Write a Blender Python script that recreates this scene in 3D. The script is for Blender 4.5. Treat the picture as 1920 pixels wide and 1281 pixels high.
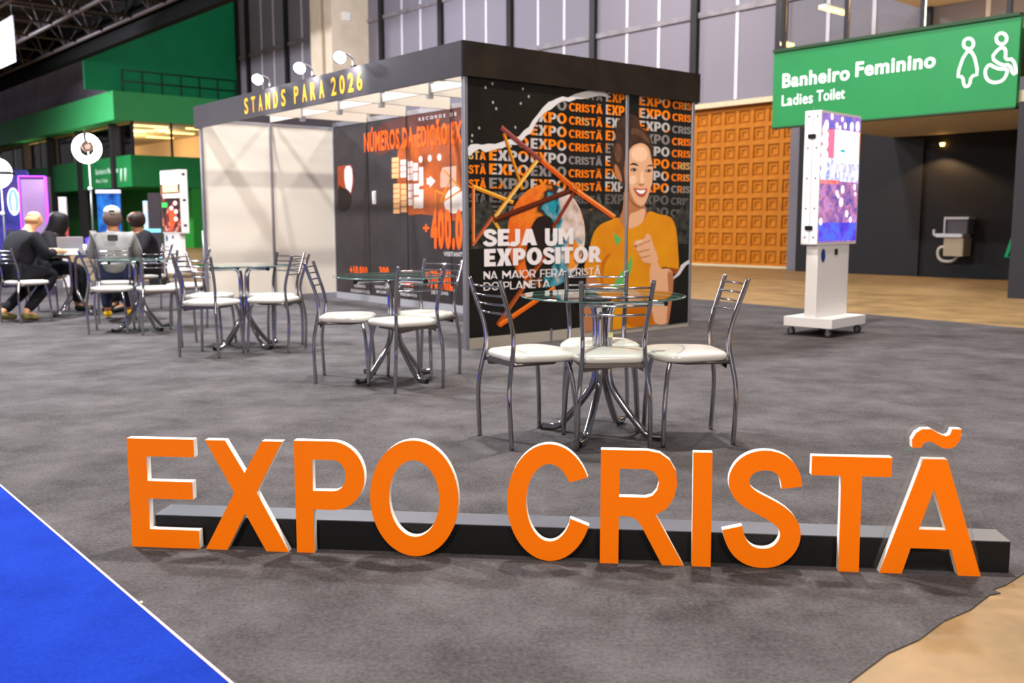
import bpy, bmesh, math, random
from mathutils import Vector, Matrix
from mathutils.geometry import tessellate_polygon
random.seed(7)
scn = bpy.context.scene
COL = scn.collection
for _o in list(bpy.data.objects): bpy.data.objects.remove(_o)

# ------------------------------------------------------------------ camera
FPX, PITCH, ROLL, CAMH = 1795.73, .1253, -.0021, 1.1458
FWD = Vector((0, math.cos(PITCH), -math.sin(PITCH))); UPV = Vector((0, math.sin(PITCH), math.cos(PITCH))); RGT = Vector((1, 0, 0))
_c, _s = math.cos(ROLL), math.sin(ROLL)
R2 = RGT*_c + UPV*_s; U2 = UPV*_c - RGT*_s
cam = bpy.data.cameras.new('camera'); camo = bpy.data.objects.new('camera', cam); COL.objects.link(camo)
M = Matrix.Identity(4)
for i in range(3):
    M[i][0] = R2[i]; M[i][1] = U2[i]; M[i][2] = -FWD[i]; M[i][3] = (0, 0, CAMH)[i]
camo.matrix_world = M
cam.sensor_fit = 'HORIZONTAL'; cam.sensor_width = 36; cam.lens = FPX*36/1920
cam.clip_start = .05; cam.clip_end = 300
cam.dof.use_dof = True; cam.dof.focus_distance = 3.9; cam.dof.aperture_fstop = 3.2
scn.camera = camo
# ------------------------------------------------------------------ view, world, hall lamps, added fill lamps
scn.view_settings.view_transform = 'Standard'; scn.view_settings.look = 'None'
scn.view_settings.gamma = 1; scn.view_settings.exposure = 0.0; scn.view_settings.use_curve_mapping = False
w = bpy.data.worlds.new('hall_air'); scn.world = w; w.use_nodes = True
w.node_tree.nodes['Background'].inputs[0].default_value = (.80, .80, .86, 1); w.node_tree.nodes['Background'].inputs[1].default_value = .21
def lamp_area(name, loc, power, size, color=(1, .95, .9), target=None):
    l = bpy.data.lights.new(name, 'AREA'); l.shape = 'DISK'; l.size = size; l.energy = power; l.color = color
    o = bpy.data.objects.new(name, l); COL.objects.link(o); o.location = loc
    if target: o.rotation_euler = (Vector(target)-Vector(loc)).to_track_quat('-Z', 'Y').to_euler()
    return o
HALL_AND_FILL_LAMPS = [((-6.5, 9.5, 9), 2200, .6), ((1.2, 6.4, 9.2), 1150, .5), ((-2.5, 13.5, 9), 1000, .7), ((-5, 1.0, 9.2), 220, .9), ((4.6, 13, 9), 650, .8),
              ((4.5, 2.0, 9), 180, .9), ((-13, 17, 7.3), 1000, 1.0), ((0, 21.5, 9), 750, 1.0), ((-6, 27, 8.4), 1100, 1.0), ((-17.5, 30, 7.2), 1500, 1.0),  # the ones aimed at the glazed wall are added to brighten it
              ((-4.5, -9, 8), 1150, 1.2), ((3.5, -10, 8), 1000, 1.2), ((-22.5, 35, 7.2), 2600, 1.2)]  # the pair behind the camera is added fill for the letter faces
for i, (p, e, s) in enumerate(HALL_AND_FILL_LAMPS):
    lamp_area('hall_bay_or_fill_lamp', p, e, s, (1, .92, .84) if p[1] < 5 else (.90, .93, 1) if p[0] < -1 else (1, .96, .92), {0: (7, 25, 4.5), -6: (-2, 34, 7)}.get(p[0], (p[0]*.8, p[1]+(9 if p[1] < -5 else 0), 0)))

# ------------------------------------------------------------------ helpers
def ray(u, v):
    X, Y = u-960, v-640.5
    X, Y = _c*X+_s*Y, -_s*X+_c*Y
    a, b = X/FPX, -Y/FPX
    return RGT*a + FWD + UPV*b
EYE = Vector((0, 0, CAMH))
def hit(u, v, P, n):
    d = ray(u, v); return EYE + d*((P-EYE).dot(n)/d.dot(n))
def ground(u, v, z=0): return hit(u, v, Vector((0, 0, z)), Vector((0, 0, 1)))

def tag(o, label=None, cat=None, group=None, kind=None):
    if label: o['label'] = label
    if cat: o['category'] = cat
    if group: o['group'] = group
    if kind: o['kind'] = kind
    return o
def empty(name, loc=(0, 0, 0), rz=0, parent=None):
    o = bpy.data.objects.new(name, None); COL.objects.link(o); o.location = loc; o.rotation_euler = (0, 0, rz)
    o.empty_display_size = .1
    if parent: o.parent = parent
    return o
def link(name, me, mat=None, parent=None, loc=None, rz=None):
    o = bpy.data.objects.new(name, me); COL.objects.link(o)
    if mat and not me.materials: me.materials.append(mat)
    if parent: o.parent = parent
    if loc is not None: o.location = loc
    if rz is not None: o.rotation_euler = (0, 0, rz)
    return o
def copy_tree(o, parent=None):
    c = o.copy(); COL.objects.link(c); c.parent = parent
    for ch in list(o.children): copy_tree(ch, c)
    return c

class MB:
    def __init__(s): s.v = []; s.f = []; s.sm = []
    def add(s, vs, fs, smooth=False):
        k = len(s.v); s.v += [tuple(p) for p in vs]; s.f += [tuple(i+k for i in f) for f in fs]; s.sm += [smooth]*len(fs); return s
    def box(s, x0, x1, y0, y1, z0, z1):
        return s.add([(x0,y0,z0),(x1,y0,z0),(x1,y1,z0),(x0,y1,z0),(x0,y0,z1),(x1,y0,z1),(x1,y1,z1),(x0,y1,z1)],
                     [(0,3,2,1),(4,5,6,7),(0,1,5,4),(1,2,6,5),(2,3,7,6),(3,0,4,7)])
    def bevbox(s, x0, x1, y0, y1, z0, z1, r=.01, axis='z'):
        # box with its four edges along one axis rounded
        def rr(a0, a1, b0, b1):
            L = []
            for cx, cy, st in ((a1-r, b1-r, 0), (a0+r, b1-r, 90), (a0+r, b0+r, 180), (a1-r, b0+r, 270)):
                for k in range(5):
                    t = math.radians(st+22.5*k); L.append((cx+r*math.cos(t), cy+r*math.sin(t)))
            return L
        if axis == 'z': L = rr(x0, x1, y0, y1); A = [(a, b, z0) for a, b in L]; B = [(a, b, z1) for a, b in L]
        elif axis == 'y': L = rr(x0, x1, z0, z1); A = [(a, y1, b) for a, b in L]; B = [(a, y0, b) for a, b in L]
        else: L = rr(y0, y1, z0, z1); A = [(x0, a, b) for a, b in L]; B = [(x1, a, b) for a, b in L]
        n = len(L)
        return s.add(A+B, [tuple(reversed(range(n))), tuple(range(n, 2*n))]+[(i, (i+1) % n, n+(i+1) % n, n+i) for i in range(n)])
    def tube(s, pts, r, seg=10, cap=True, smooth=True):
        pts = [Vector(p) for p in pts]; n = len(pts)
        rs = r if isinstance(r, (list, tuple)) else [r]*n
        vs = []; nrm = None
        for i, p in enumerate(pts):
            t = (pts[min(i+1, n-1)]-pts[max(i-1, 0)]).normalized()
            if nrm is None: nrm = t.orthogonal().normalized()
            else: nrm = (nrm-t*nrm.dot(t)).normalized()
            b = t.cross(nrm)
            for k in range(seg):
                a = 2*math.pi*k/seg; vs.append(p+(nrm*math.cos(a)+b*math.sin(a))*rs[i])
        fs = [(i*seg+k, i*seg+(k+1) % seg, (i+1)*seg+(k+1) % seg, (i+1)*seg+k) for i in range(n-1) for k in range(seg)]
        s.add(vs, fs, smooth)
        if cap:
            k0 = len(s.v)-n*seg
            s.f += [tuple(k0+k for k in reversed(range(seg))), tuple(k0+(n-1)*seg+k for k in range(seg))]; s.sm += [False, False]
        return s
    def lathe(s, prof, seg=24, c=(0, 0, 0), smooth=True):
        vs = []; n = len(prof)
        for r, z in prof:
            for k in range(seg):
                a = 2*math.pi*k/seg; vs.append((c[0]+r*math.cos(a), c[1]+r*math.sin(a), c[2]+z))
        fs = [(i*seg+k, i*seg+(k+1) % seg, (i+1)*seg+(k+1) % seg, (i+1)*seg+k) for i in range(n-1) for k in range(seg)]
        return s.add(vs, fs, smooth)
    def torus(s, R, r, n=40, m=12, c=(0, 0, 0), axis='y'):
        vs = []
        for i in range(n):
            a = 2*math.pi*i/n
            for j in range(m):
                b = 2*math.pi*j/m; q = R+r*math.cos(b); x, z, y = q*math.cos(a), q*math.sin(a), r*math.sin(b)
                P = (x, y, z) if axis == 'y' else (x, z, y)
                vs.append((c[0]+P[0], c[1]+P[1], c[2]+P[2]))
        return s.add(vs, [(i*m+j, i*m+(j+1) % m, ((i+1) % n)*m+(j+1) % m, ((i+1) % n)*m+j) for i in range(n) for j in range(m)], True)
    def ball(s, c, rx, ry=None, rz=None, n=14, m=9):
        ry = ry or rx; rz = rz or rx; vs = []
        for i in range(m+1):
            t = math.pi*i/m
            for k in range(n):
                a = 2*math.pi*k/n; vs.append((c[0]+rx*math.sin(t)*math.cos(a), c[1]+ry*math.sin(t)*math.sin(a), c[2]-rz*math.cos(t)))
        return s.add(vs, [(i*n+k, i*n+(k+1) % n, (i+1)*n+(k+1) % n, (i+1)*n+k) for i in range(m) for k in range(n)], True)
    def prism(s, loops, f0, f1):
        """loops: list of 2d loops (first outer, rest holes); f0, f1 map (a,b) -> 3d for back and front"""
        flat = [p for L in loops for p in L]; N = len(flat)
        tris = tessellate_polygon([[Vector((p[0], p[1], 0)) for p in L] for L in loops])
        fs = [tuple(t) for t in tris]+[tuple(i+N for i in reversed(t)) for t in tris]
        k = 0
        for L in loops:
            n = len(L)
            fs += [(k+i, k+(i+1) % n, N+k+(i+1) % n, N+k+i) for i in range(n)]; k += n
        return s.add([f0(*p) for p in flat]+[f1(*p) for p in flat], fs)
    def flat(s, loops, f):
        flat = [p for L in loops for p in L]
        tris = tessellate_polygon([[Vector((p[0], p[1], 0)) for p in L] for L in loops])
        return s.add([f(*p) for p in flat], [tuple(t) for t in tris])
    def mesh(s, name, mat=None, fix=True):
        me = bpy.data.meshes.new(name); me.from_pydata(s.v, [], s.f)
        if fix:
            bm = bmesh.new(); bm.from_mesh(me); bmesh.ops.recalc_face_normals(bm, faces=bm.faces); bm.to_mesh(me); bm.free()
        if len(me.polygons) == len(s.sm): me.polygons.foreach_set('use_smooth', s.sm)
        if mat: me.materials.append(mat)
        me.update(); return me
    def build(s, name, mat=None, parent=None, loc=None, rz=None): return link(name, s.mesh(name, mat), None, parent, loc, rz)

def chaikin(pts, it=2, closed=False):
    pts = [Vector(p) for p in pts]
    for _ in range(it):
        q = []
        n = len(pts)
        if not closed: q.append(pts[0])
        for i in range(n if closed else n-1):
            a, b = pts[i], pts[(i+1) % n]
            q += [a*.75+b*.25, a*.25+b*.75]
        if not closed: q.append(pts[-1])
        pts = q
    return pts
def ell(cx, cy, rx, ry, a0=0, a1=360, n=40):
    full = abs(a1-a0) >= 360
    return [(cx+rx*math.cos(math.radians(a0+(a1-a0)*i/(n if full else n-1))), cy+ry*math.sin(math.radians(a0+(a1-a0)*i/(n if full else n-1)))) for i in range(n)]
def stroke(pts, w):
    pts = [Vector((p[0], p[1])) for p in pts]; L = []; R = []; n = len(pts)
    ws = w if isinstance(w, (list, tuple)) else [w]*n
    for i, p in enumerate(pts):
        t = (pts[min(i+1, n-1)]-pts[max(i-1, 0)]).normalized(); q = Vector((-t.y, t.x))*ws[i]/2
        L.append(tuple(p+q)); R.append(tuple(p-q))
    return L+R[::-1]

# ------------------------------------------------------------------ materials
def srgb(r, g, b):
    f = lambda c: (c/255/12.92) if c/255 <= .04045 else ((c/255+.055)/1.055)**2.4
    return (f(r), f(g), f(b), 1)
MATS = {}
def mat(name, rgb, rough=.5, metal=0, noise=0, nscale=8, bump=0, bscale=200, emit=0, spec=.25, rgb2=None, coat=0):
    if name in MATS: return MATS[name]
    m = bpy.data.materials.new(name); m.use_nodes = True; nt = m.node_tree; b = nt.nodes['Principled BSDF']
    c = srgb(*rgb); b.inputs['Base Color'].default_value = c; b.inputs['Roughness'].default_value = rough; b.inputs['Metallic'].default_value = metal
    b.inputs['Specular IOR Level'].default_value = spec
    if coat: b.inputs['Coat Weight'].default_value = coat; b.inputs['Coat Roughness'].default_value = .1
    if noise or rgb2:
        tc = nt.nodes.new('ShaderNodeTexCoord'); nz = nt.nodes.new('ShaderNodeTexNoise'); nz.inputs['Scale'].default_value = nscale; nz.inputs['Detail'].default_value = 6
        nt.links.new(tc.outputs['Object'], nz.inputs['Vector'])
        rp = nt.nodes.new('ShaderNodeValToRGB'); rp.color_ramp.elements[0].position = .3; rp.color_ramp.elements[1].position = .7
        rp.color_ramp.elements[0].color = tuple(x*(1-noise) for x in c[:3])+(1,)
        rp.color_ramp.elements[1].color = srgb(*rgb2) if rgb2 else tuple(min(1, x*(1+noise)) for x in c[:3])+(1,)
        nt.links.new(nz.outputs['Fac'], rp.inputs[0]); nt.links.new(rp.outputs[0], b.inputs['Base Color'])
        if emit: nt.links.new(rp.outputs[0], b.inputs['Emission Color'])
    if bump:
        tc = nt.nodes.new('ShaderNodeTexCoord'); nz = nt.nodes.new('ShaderNodeTexNoise'); nz.inputs['Scale'].default_value = bscale; nz.inputs['Detail'].default_value = 3
        nt.links.new(tc.outputs['Object'], nz.inputs['Vector'])
        bp = nt.nodes.new('ShaderNodeBump'); bp.inputs['Strength'].default_value = bump; bp.inputs['Distance'].default_value = .004
        nt.links.new(nz.outputs['Fac'], bp.inputs['Height']); nt.links.new(bp.outputs['Normal'], b.inputs['Normal'])
    if emit:
        if not (noise or rgb2): b.inputs['Emission Color'].default_value = c
        b.inputs['Emission Strength'].default_value = emit
    MATS[name] = m; return m
def carpet(name, dark, light, s1=3.0, s2=260, s3=900):
    m = bpy.data.materials.new(name); m.use_nodes = True; nt = m.node_tree; b = nt.nodes['Principled BSDF']; N = nt.nodes.new; L = nt.links.new
    tc = N('ShaderNodeTexCoord')
    n1 = N('ShaderNodeTexNoise'); n1.inputs['Scale'].default_value = s1; n1.inputs['Detail'].default_value = 8; n1.inputs['Roughness'].default_value = .7
    n2 = N('ShaderNodeTexNoise'); n2.inputs['Scale'].default_value = s2; n2.inputs['Detail'].default_value = 8; n2.inputs['Roughness'].default_value = .8
    n3 = N('ShaderNodeTexNoise'); n3.inputs['Scale'].default_value = s3; n3.inputs['Detail'].default_value = 2
    for n in (n1, n2, n3): L(tc.outputs['Object'], n.inputs['Vector'])
    mx = N('ShaderNodeMath'); mx.operation = 'MULTIPLY_ADD'; mx.inputs[1].default_value = .45; L(n1.outputs['Fac'], mx.inputs[0])
    m2 = N('ShaderNodeMath'); m2.operation = 'MULTIPLY_ADD'; m2.inputs[1].default_value = .55; m2.inputs[2].default_value = 0; L(n2.outputs['Fac'], m2.inputs[0]); L(m2.outputs[0], mx.inputs[2])
    rp = N('ShaderNodeValToRGB'); rp.color_ramp.elements[0].position = .34; rp.color_ramp.elements[1].position = .66
    rp.color_ramp.elements[0].color = srgb(*dark); rp.color_ramp.elements[1].color = srgb(*light)
    L(mx.outputs[0], rp.inputs[0]); L(rp.outputs[0], b.inputs['Base Color'])
    b.inputs['Roughness'].default_value = 1; b.inputs['Specular IOR Level'].default_value = .05
    bp = N('ShaderNodeBump'); bp.inputs['Strength'].default_value = .5; bp.inputs['Distance'].default_value = .004
    L(n3.outputs['Fac'], bp.inputs['Height']); L(bp.outputs['Normal'], b.inputs['Normal'])
    return m
def thin_glass(name, tint=(.93, .97, .95), f=1.5, extra=0.0):
    m = bpy.data.materials.new(name); m.use_nodes = True; nt = m.node_tree; nt.nodes.clear(); N = nt.nodes.new; L = nt.links.new
    o = N('ShaderNodeOutputMaterial'); t = N('ShaderNodeBsdfTransparent'); t.inputs[0].default_value = tint+(1,)
    g = N('ShaderNodeBsdfGlossy'); g.inputs['Roughness'].default_value = .02; g.inputs[0].default_value = (1, 1, 1, 1)
    fr = N('ShaderNodeFresnel'); fr.inputs[0].default_value = f
    mx = N('ShaderNodeMixShader')
    if extra:
        a = N('ShaderNodeMath'); a.operation = 'ADD'; a.inputs[1].default_value = extra; L(fr.outputs[0], a.inputs[0]); L(a.outputs[0], mx.inputs[0])
    else: L(fr.outputs[0], mx.inputs[0])
    L(t.outputs[0], mx.inputs[1]); L(g.outputs[0], mx.inputs[2]); L(mx.outputs[0], o.inputs[0])
    return m
def word_print(name, c1, c2, scale=6, thr=.5):
    """two-ink print, patches of one ink and of the other"""
    m = bpy.data.materials.new(name); m.use_nodes = True; nt = m.node_tree; b = nt.nodes['Principled BSDF']; N = nt.nodes.new; L = nt.links.new
    tc = N('ShaderNodeTexCoord'); n1 = N('ShaderNodeTexNoise'); n1.inputs['Scale'].default_value = scale; n1.inputs['Detail'].default_value = 1
    L(tc.outputs['Object'], n1.inputs['Vector'])
    rp = N('ShaderNodeValToRGB'); rp.color_ramp.elements[0].position = thr-.012; rp.color_ramp.elements[1].position = thr+.012
    rp.color_ramp.elements[0].color = srgb(*c1); rp.color_ramp.elements[1].color = srgb(*c2)
    L(n1.outputs['Fac'], rp.inputs[0]); L(rp.outputs[0], b.inputs['Base Color']); b.inputs['Roughness'].default_value = .5; b.inputs['Specular IOR Level'].default_value = .2
    return m
CHROME = mat('chrome', (176, 174, 180), .10, 1.0)
ALU = mat('brushed_aluminium', (176, 175, 182), .35, .85)
WHITE = mat('white_lacquer', (232, 228, 222), .4)
VINYL = mat('white_vinyl', (196, 190, 183), .22, spec=.6, bump=.15, bscale=30)
BLACKP = mat('black_plastic', (18, 18, 20), .45)
GLASS = thin_glass('table_glass', (.90, .96, .93), 1.5)
GEDGE = mat('green_glass_edge', (70, 104, 96), .15, spec=.6)

# ------------------------------------------------------------------ text
_capH = {}
def text_mesh(s, bold):
    cu = bpy.data.curves.new('txt', 'FONT'); cu.body = s; cu.size = 1; cu.offset = bold; cu.space_character = 1+bold*3.2; cu.resolution_u = 3; cu.fill_mode = 'FRONT'
    o = bpy.data.objects.new('txt', cu); COL.objects.link(o)
    me = o.to_mesh()
    vs = [tuple(v.co) for v in me.vertices]; fs = [tuple(p.vertices) for p in me.polygons]
    o.to_mesh_clear(); bpy.data.objects.remove(o); bpy.data.curves.remove(cu)
    return vs, fs
def cap_h(bold):
    if bold not in _capH:
        vs, _ = text_mesh('H', bold); _capH[bold] = (min(v[1] for v in vs), max(v[1] for v in vs))
    return _capH[bold]
_tcache = {}
def text(name, s, a0, a1, z0, z1, f, material, parent, bold=.02, slant=0):
    """text filling [a0,a1] along the plane, cap height z0..z1; f maps (a,z) to 3d"""
    if (s, bold) not in _tcache: _tcache[(s, bold)] = text_mesh(s, bold)
    vs, fs = _tcache[(s, bold)]
    lo, hi = cap_h(bold); x0 = min(v[0] for v in vs); x1 = max(v[0] for v in vs)
    mb = MB(); mb.add([f(a0+(v[0]-x0)/(x1-x0)*(a1-a0), z0+(v[1]-lo)/(hi-lo)*(z1-z0)) for v in vs], fs)
    me = mb.mesh(name, material, fix=False)
    return link(name, me, None, parent)

# heavy geometric capitals for printed headlines
def glyph(ch, w=.25, t=.2):
    """loops of a capital in a box of height 1, and its width"""
    if ch == 'E': d = .64; m0, m1 = .5-t/2.2, .5+t/2.2; return [[[(0, 0), (d, 0), (d, t), (w, t), (w, m0), (d-.06, m0), (d-.06, m1), (w, m1), (w, 1-t), (d, 1-t), (d, 1), (0, 1)]]], d
    if ch == 'F': d = .62; m0, m1 = .5-t/2.2-.05, .5+t/2.2-.05; return [[[(0, 0), (w, 0), (w, m0), (d-.06, m0), (d-.06, m1), (w, m1), (w, 1-t), (d, 1-t), (d, 1), (0, 1)]]], d
    if ch == 'I': return [[[(0, 0), (w, 0), (w, 1), (0, 1)]]], w
    if ch == 'T': d = .74; return [[[(d/2-w/2, 0), (d/2+w/2, 0), (d/2+w/2, 1-t), (d, 1-t), (d, 1), (0, 1), (0, 1-t), (d/2-w/2, 1-t)]]], d
    if ch == 'X': d = .86; x = w*1.18; return [[[(0, 0), (x, 0), (d/2, .5-x*.45), (d-x, 0), (d, 0), (d/2+x*.58, .5), (d, 1), (d-x, 1), (d/2, .5+x*.45), (x, 1), (0, 1), (d/2-x*.58, .5)]]], d
    if ch in 'AÃ':
        d = .92; x = w*1.08; ap = .5-w*.48
        L = [[[(0, 0), (x, 0), (x+.06, .17), (d-x-.06, .17), (d-x, 0), (d, 0), (d/2+w*.56, 1), (d/2-w*.56, 1)], [(x+.13, .17+t*.8), (d-x-.13, .17+t*.8), (d/2, .74)]]]
        if ch == 'Ã': L.append([stroke([(d/2-.24, 1.12), (d/2-.13, 1.2), (d/2, 1.15), (d/2+.13, 1.1), (d/2+.24, 1.2)], .1)])
        return L, d
    if ch == 'O': d = .92; return [[ell(d/2, .5, d/2, .52, n=32), ell(d/2, .5, d/2-w, .52-t, n=28)]], d
    if ch == 'C':
        d = .82; c = .46
        return [[[(c+.36*.98, .76)]+ell(c, .5, .46, .52, 42, 318, 30)+ell(c, .5, .46-w, .52-t, 305, 55, 24)]], d
    if ch == 'S':
        sc = [(.60, .70), (.55, .84), (.34, .905), (.15, .85), (.11, .72), (.2, .60), (.36, .52), (.55, .42), (.62, .28), (.54, .14), (.34, .09), (.14, .13), (.05, .28)]
        P = [(p.x, p.y) for p in chaikin([Vector((p[0], p[1], 0)) for p in sc], 2)]
        return [[stroke(P, t*.98)]], .70
    if ch in 'PR':
        d = .74; h = .36
        L = [(0, 0), (w, 0), (w, h-.04), (.40, h-.04)]+ell(.40, (1+h-.04)/2, .34, (1-h+.04)/2, -90, 90, 16)+[(0, 1)]
        if ch == 'R':
            d = .78; L = [(0, 0), (w, 0), (w, h-.06), (.36, h-.06), (.52, 0), (.52+w*1.15, 0), (.58, .37)]+ell(.40, (1+h-.04)/2, .34, (1-h+.04)/2, -55, 90, 14)+[(0, 1)]
        hole = [(w, 1-t), (.40, 1-t)]+ell(.40, (1+h-.04)/2, .34-w, (1-h+.04)/2-t, 90, -90, 10)+[(w, h-.04+t)]
        return [[L, hole]], d
    if ch == 'J': return [[stroke([(p.x, p.y) for p in chaikin([Vector(q) for q in ((.0, .16, 0), (.1, .095, 0), (.28, .09, 0), (.40, .22, 0), (.40, .5, 0), (.40, 1, 0))], 2)], [t]*6+[w]*99 if False else w*.92)]], .53
    if ch == 'U': return [[stroke([(p.x, p.y) for p in chaikin([Vector(q) for q in ((w/2, 1, 0), (w/2, .5, 0), (w/2, .12, 0), (.41, .04, 0), (.82-w/2, .12, 0), (.82-w/2, .5, 0), (.82-w/2, 1, 0))], 3)], w)]], .82
    if ch == 'M': d = 1.0; return [[[(0, 0), (w, 0), (w, .55), (d/2, .18), (d-w, .55), (d-w, 0), (d, 0), (d, 1), (d-w*.95, 1), (d/2, .55), (w*.95, 1), (0, 1)]]], d
    if ch == 'N': d = .84; return [[[(0, 0), (w, 0), (w, .52), (d-w, 0), (d, 0), (d, 1), (d-w, 1), (d-w, .48), (w, 1), (0, 1)]]], d
    if ch == 'D': d = .84; return [[[(0, 0), (.38, 0)]+ell(.38, .5, .46, .5, -90, 90, 20)+[(0, 1)], [(w, 1-t), (.38, 1-t)]+ell(.38, .5, .46-w, .5-t, 90, -90, 16)+[(w, t)]]], d
    if ch == 'L': d = .6; return [[[(0, 0), (d, 0), (d, t), (w, t), (w, 1), (0, 1)]]], d
    return [], .3
def block(name, word, a0, a1, z0, z1, f, material, parent, w=.25, t=.2, gap=.06):
    gl = [glyph(c, w, t) for c in word]; tot = sum(g[1] for g in gl)+gap*(len(gl)-1); k = (a1-a0)/tot; x = 0; mb = MB()
    for L, d in gl:
        for loops in L: mb.flat([[(p[0]+x, p[1]) for p in lp] for lp in loops], lambda a, z: f(a0+a*k, z0+z*(z1-z0)))
        x += d+gap
    return link(name, mb.mesh(name, material, fix=False), None, parent)

# ------------------------------------------------------------------ floor
m = bpy.data.materials.new('polished_concrete'); m.use_nodes = True; nt = m.node_tree; b = nt.nodes['Principled BSDF']
tc = nt.nodes.new('ShaderNodeTexCoord'); n1 = nt.nodes.new('ShaderNodeTexNoise'); n1.inputs['Scale'].default_value = 2.2; n1.inputs['Detail'].default_value = 10; n1.inputs['Roughness'].default_value = .65
nt.links.new(tc.outputs['Object'], n1.inputs['Vector'])
rp = nt.nodes.new('ShaderNodeValToRGB'); rp.color_ramp.elements[0].position = .3; rp.color_ramp.elements[1].position = .72
rp.color_ramp.elements[0].color = srgb(100, 76, 42); rp.color_ramp.elements[1].color = srgb(150, 118, 74)
nt.links.new(n1.outputs['Fac'], rp.inputs[0]); nt.links.new(rp.outputs[0], b.inputs['Base Color']); b.inputs['Roughness'].default_value = .5
CONC = m
floor = MB().box(-70, 40, -12, 90, -.2, -.004).build('floor', CONC); tag(floor, kind='structure')
GREYC = carpet('grey_felt_carpet', (39, 35, 34), (101, 96, 96), 2.4, 70, 500)
BLUEC = carpet('blue_felt_carpet', (12, 34, 120), (26, 60, 166), 2.0, 70, 500)
near = [ (1.671, 3.01), (1.56, 2.91), (1.50, 2.872), (1.512, 2.845), (1.47, 2.83), (1.36, 2.72), (1.24, 2.635), (1.12, 2.515), (1.0, 2.43), (.836, 2.264), (.5, 1.97), (-.05, 1.5)]
gp = [(7.1, 7.8)] + [(4.6, 5.58), (3.2, 4.36)] + near + [(-2.256, 4.107), (-10.06, 13.3), (-13.5, 17.4), (-11, 19.5), (-5.2, 18.2), (-2.0, 20.8)]
car = MB().prism([gp], lambda x, y: (x, y, -.004), lambda x, y: (x, y, .0)).build('grey_carpet', GREYC)
tag(car, 'dark grey felt carpet under the tables and letters', 'carpet')
bp_ = [(-.05, 1.5), (-2.256, 4.107), (-10.06, 13.3), (-13.5, 17.4), (-15.8, 15.5), (-2.35, -.45), (1.5, -5.0), (3.8, -3.05)]
blu = MB().prism([bp_], lambda x, y: (x, y, -.004), lambda x, y: (x, y, .0)).build('blue_carpet', BLUEC)
tag(blu, 'bright blue felt carpet in the near left corner', 'carpet')
TAPE = mat('pale_pink_tape', (206, 176, 182), .5)
dv = Vector((-2.256+.05, 4.107-1.5)).normalized(); nv = Vector((-dv.y, dv.x))
A_ = Vector((-.05, 1.5)); B_ = Vector((-10.06, 13.3))
dv = (B_-A_).normalized(); nv = Vector((-dv.y, dv.x))
tp = MB().prism([[tuple(A_-nv*.004), tuple(B_-nv*.004), tuple(B_+nv*.004), tuple(A_+nv*.004)]], lambda x, y: (x, y, 0.0), lambda x, y: (x, y, .0015)).build('edge_tape', TAPE)
tag(tp, 'thin pale pink tape between the blue and grey carpets', 'tape')
pb = ground(265, 1133)
MB().ball((0, 0, .005), .006, .005, .005, 8, 5).build('pebble', mat('pale_pebble', (220, 212, 198), .7), None, pb)
tag(bpy.data.objects['pebble'], 'tiny pale crumb lying on the blue carpet edge', 'crumb')

# ------------------------------------------------------------------ hall frame: u along the hall wall, n towards it
UH = Vector((-.66, .7513, 0)).normalized(); NH = Vector((UH.y, -UH.x, 0))
RZH = math.atan2(NH.y, NH.x)       # local x = n (towards the wall), local y = u (along it)
def hall_px(u, v, N):
    P = hit(u, v, NH*N, NH); return P.dot(UH), P.z
NW = 20.05
GREEN = mat('green_paint', (28, 118, 61), .45, noise=.05, nscale=2)
GREEND = mat('green_wall_paint', (8, 132, 84), .6, noise=.08, nscale=1)
DARKF = mat('dark_steel', (38, 34, 36), .5, .3)
PANE = mat('translucent_pane', (176, 168, 178), .3, noise=.06, nscale=1.5)
RAILM = mat('pale_mullion', (196, 190, 200), .5)
wall = empty('wall_back', (0, 0, 0), RZH); tag(wall, kind='structure')
# local frame of wall: (n, u, z)
mull = [41.3, 40.3, 36.8, 33.3, 29.8, 26.28, 22.78, 19.25, 15.7, 13.2, 9.7, 6.2, 2.7, -.8]
rails = [6.25, 8.4]
def pane_mesh(w, h):
    return MB().box(-.02, .02, -w/2, w/2, 0, h).mesh('pane', PANE)
pmc = {}
for i in range(len(mull)-1):
    u1, u0 = mull[i], mull[i+1]; k = 3 if u1-u0 > 2.8 else (2 if u1-u0 > 2 else 1); wd = (u1-u0-.2)/k
    for z0, z1 in ((4.12, 6.18), (6.32, 8.33), (8.47, 11.9)):
        for j in range(k):
            key = (round(wd, 2), z0)
            if key not in pmc: pmc[key] = pane_mesh(wd-.09, z1-z0)
            link('pane', pmc[key], None, wall, (NW, u0+.1+wd*(j+.5), z0))
    tall = MB()
    for j in range(1, k):
        MB().box(NW-.05, NW+.03, u0+.1+wd*j-.045, u0+.1+wd*j+.045, 4.1, 12).build('glazing_bar', RAILM, wall)
for u0 in mull: MB().box(NW-.16, NW+.05, u0-.1, u0+.1, 4.05, 12).build('mullion', DARKF, wall)
for z in rails:
    MB().box(NW-.1, NW+.04, -2, 41.4, z-.07, z+.07).build('transom', mat('rail_grey', (120, 113, 118), .5, noise=.25, nscale=3), wall)
MB().box(NW-.03, NW+.2, -2, 41.4, 4.0, 12).build('backing', mat('backing_grey', (120, 114, 124), .7), wall)
BEAMC = mat('beige_concrete_beam', (196, 176, 146), .7, noise=.08)
MB().box(NW-.22, NW+.2, 9.97, 41.4, 3.93, 4.05).build('beam', BEAMC, wall)
MB().box(NW-.12, NW+.05, 9.97, 41.4, 0, .05).build('baseboard', mat('pale_skirting', (188, 172, 140), .7), wall)
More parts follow.
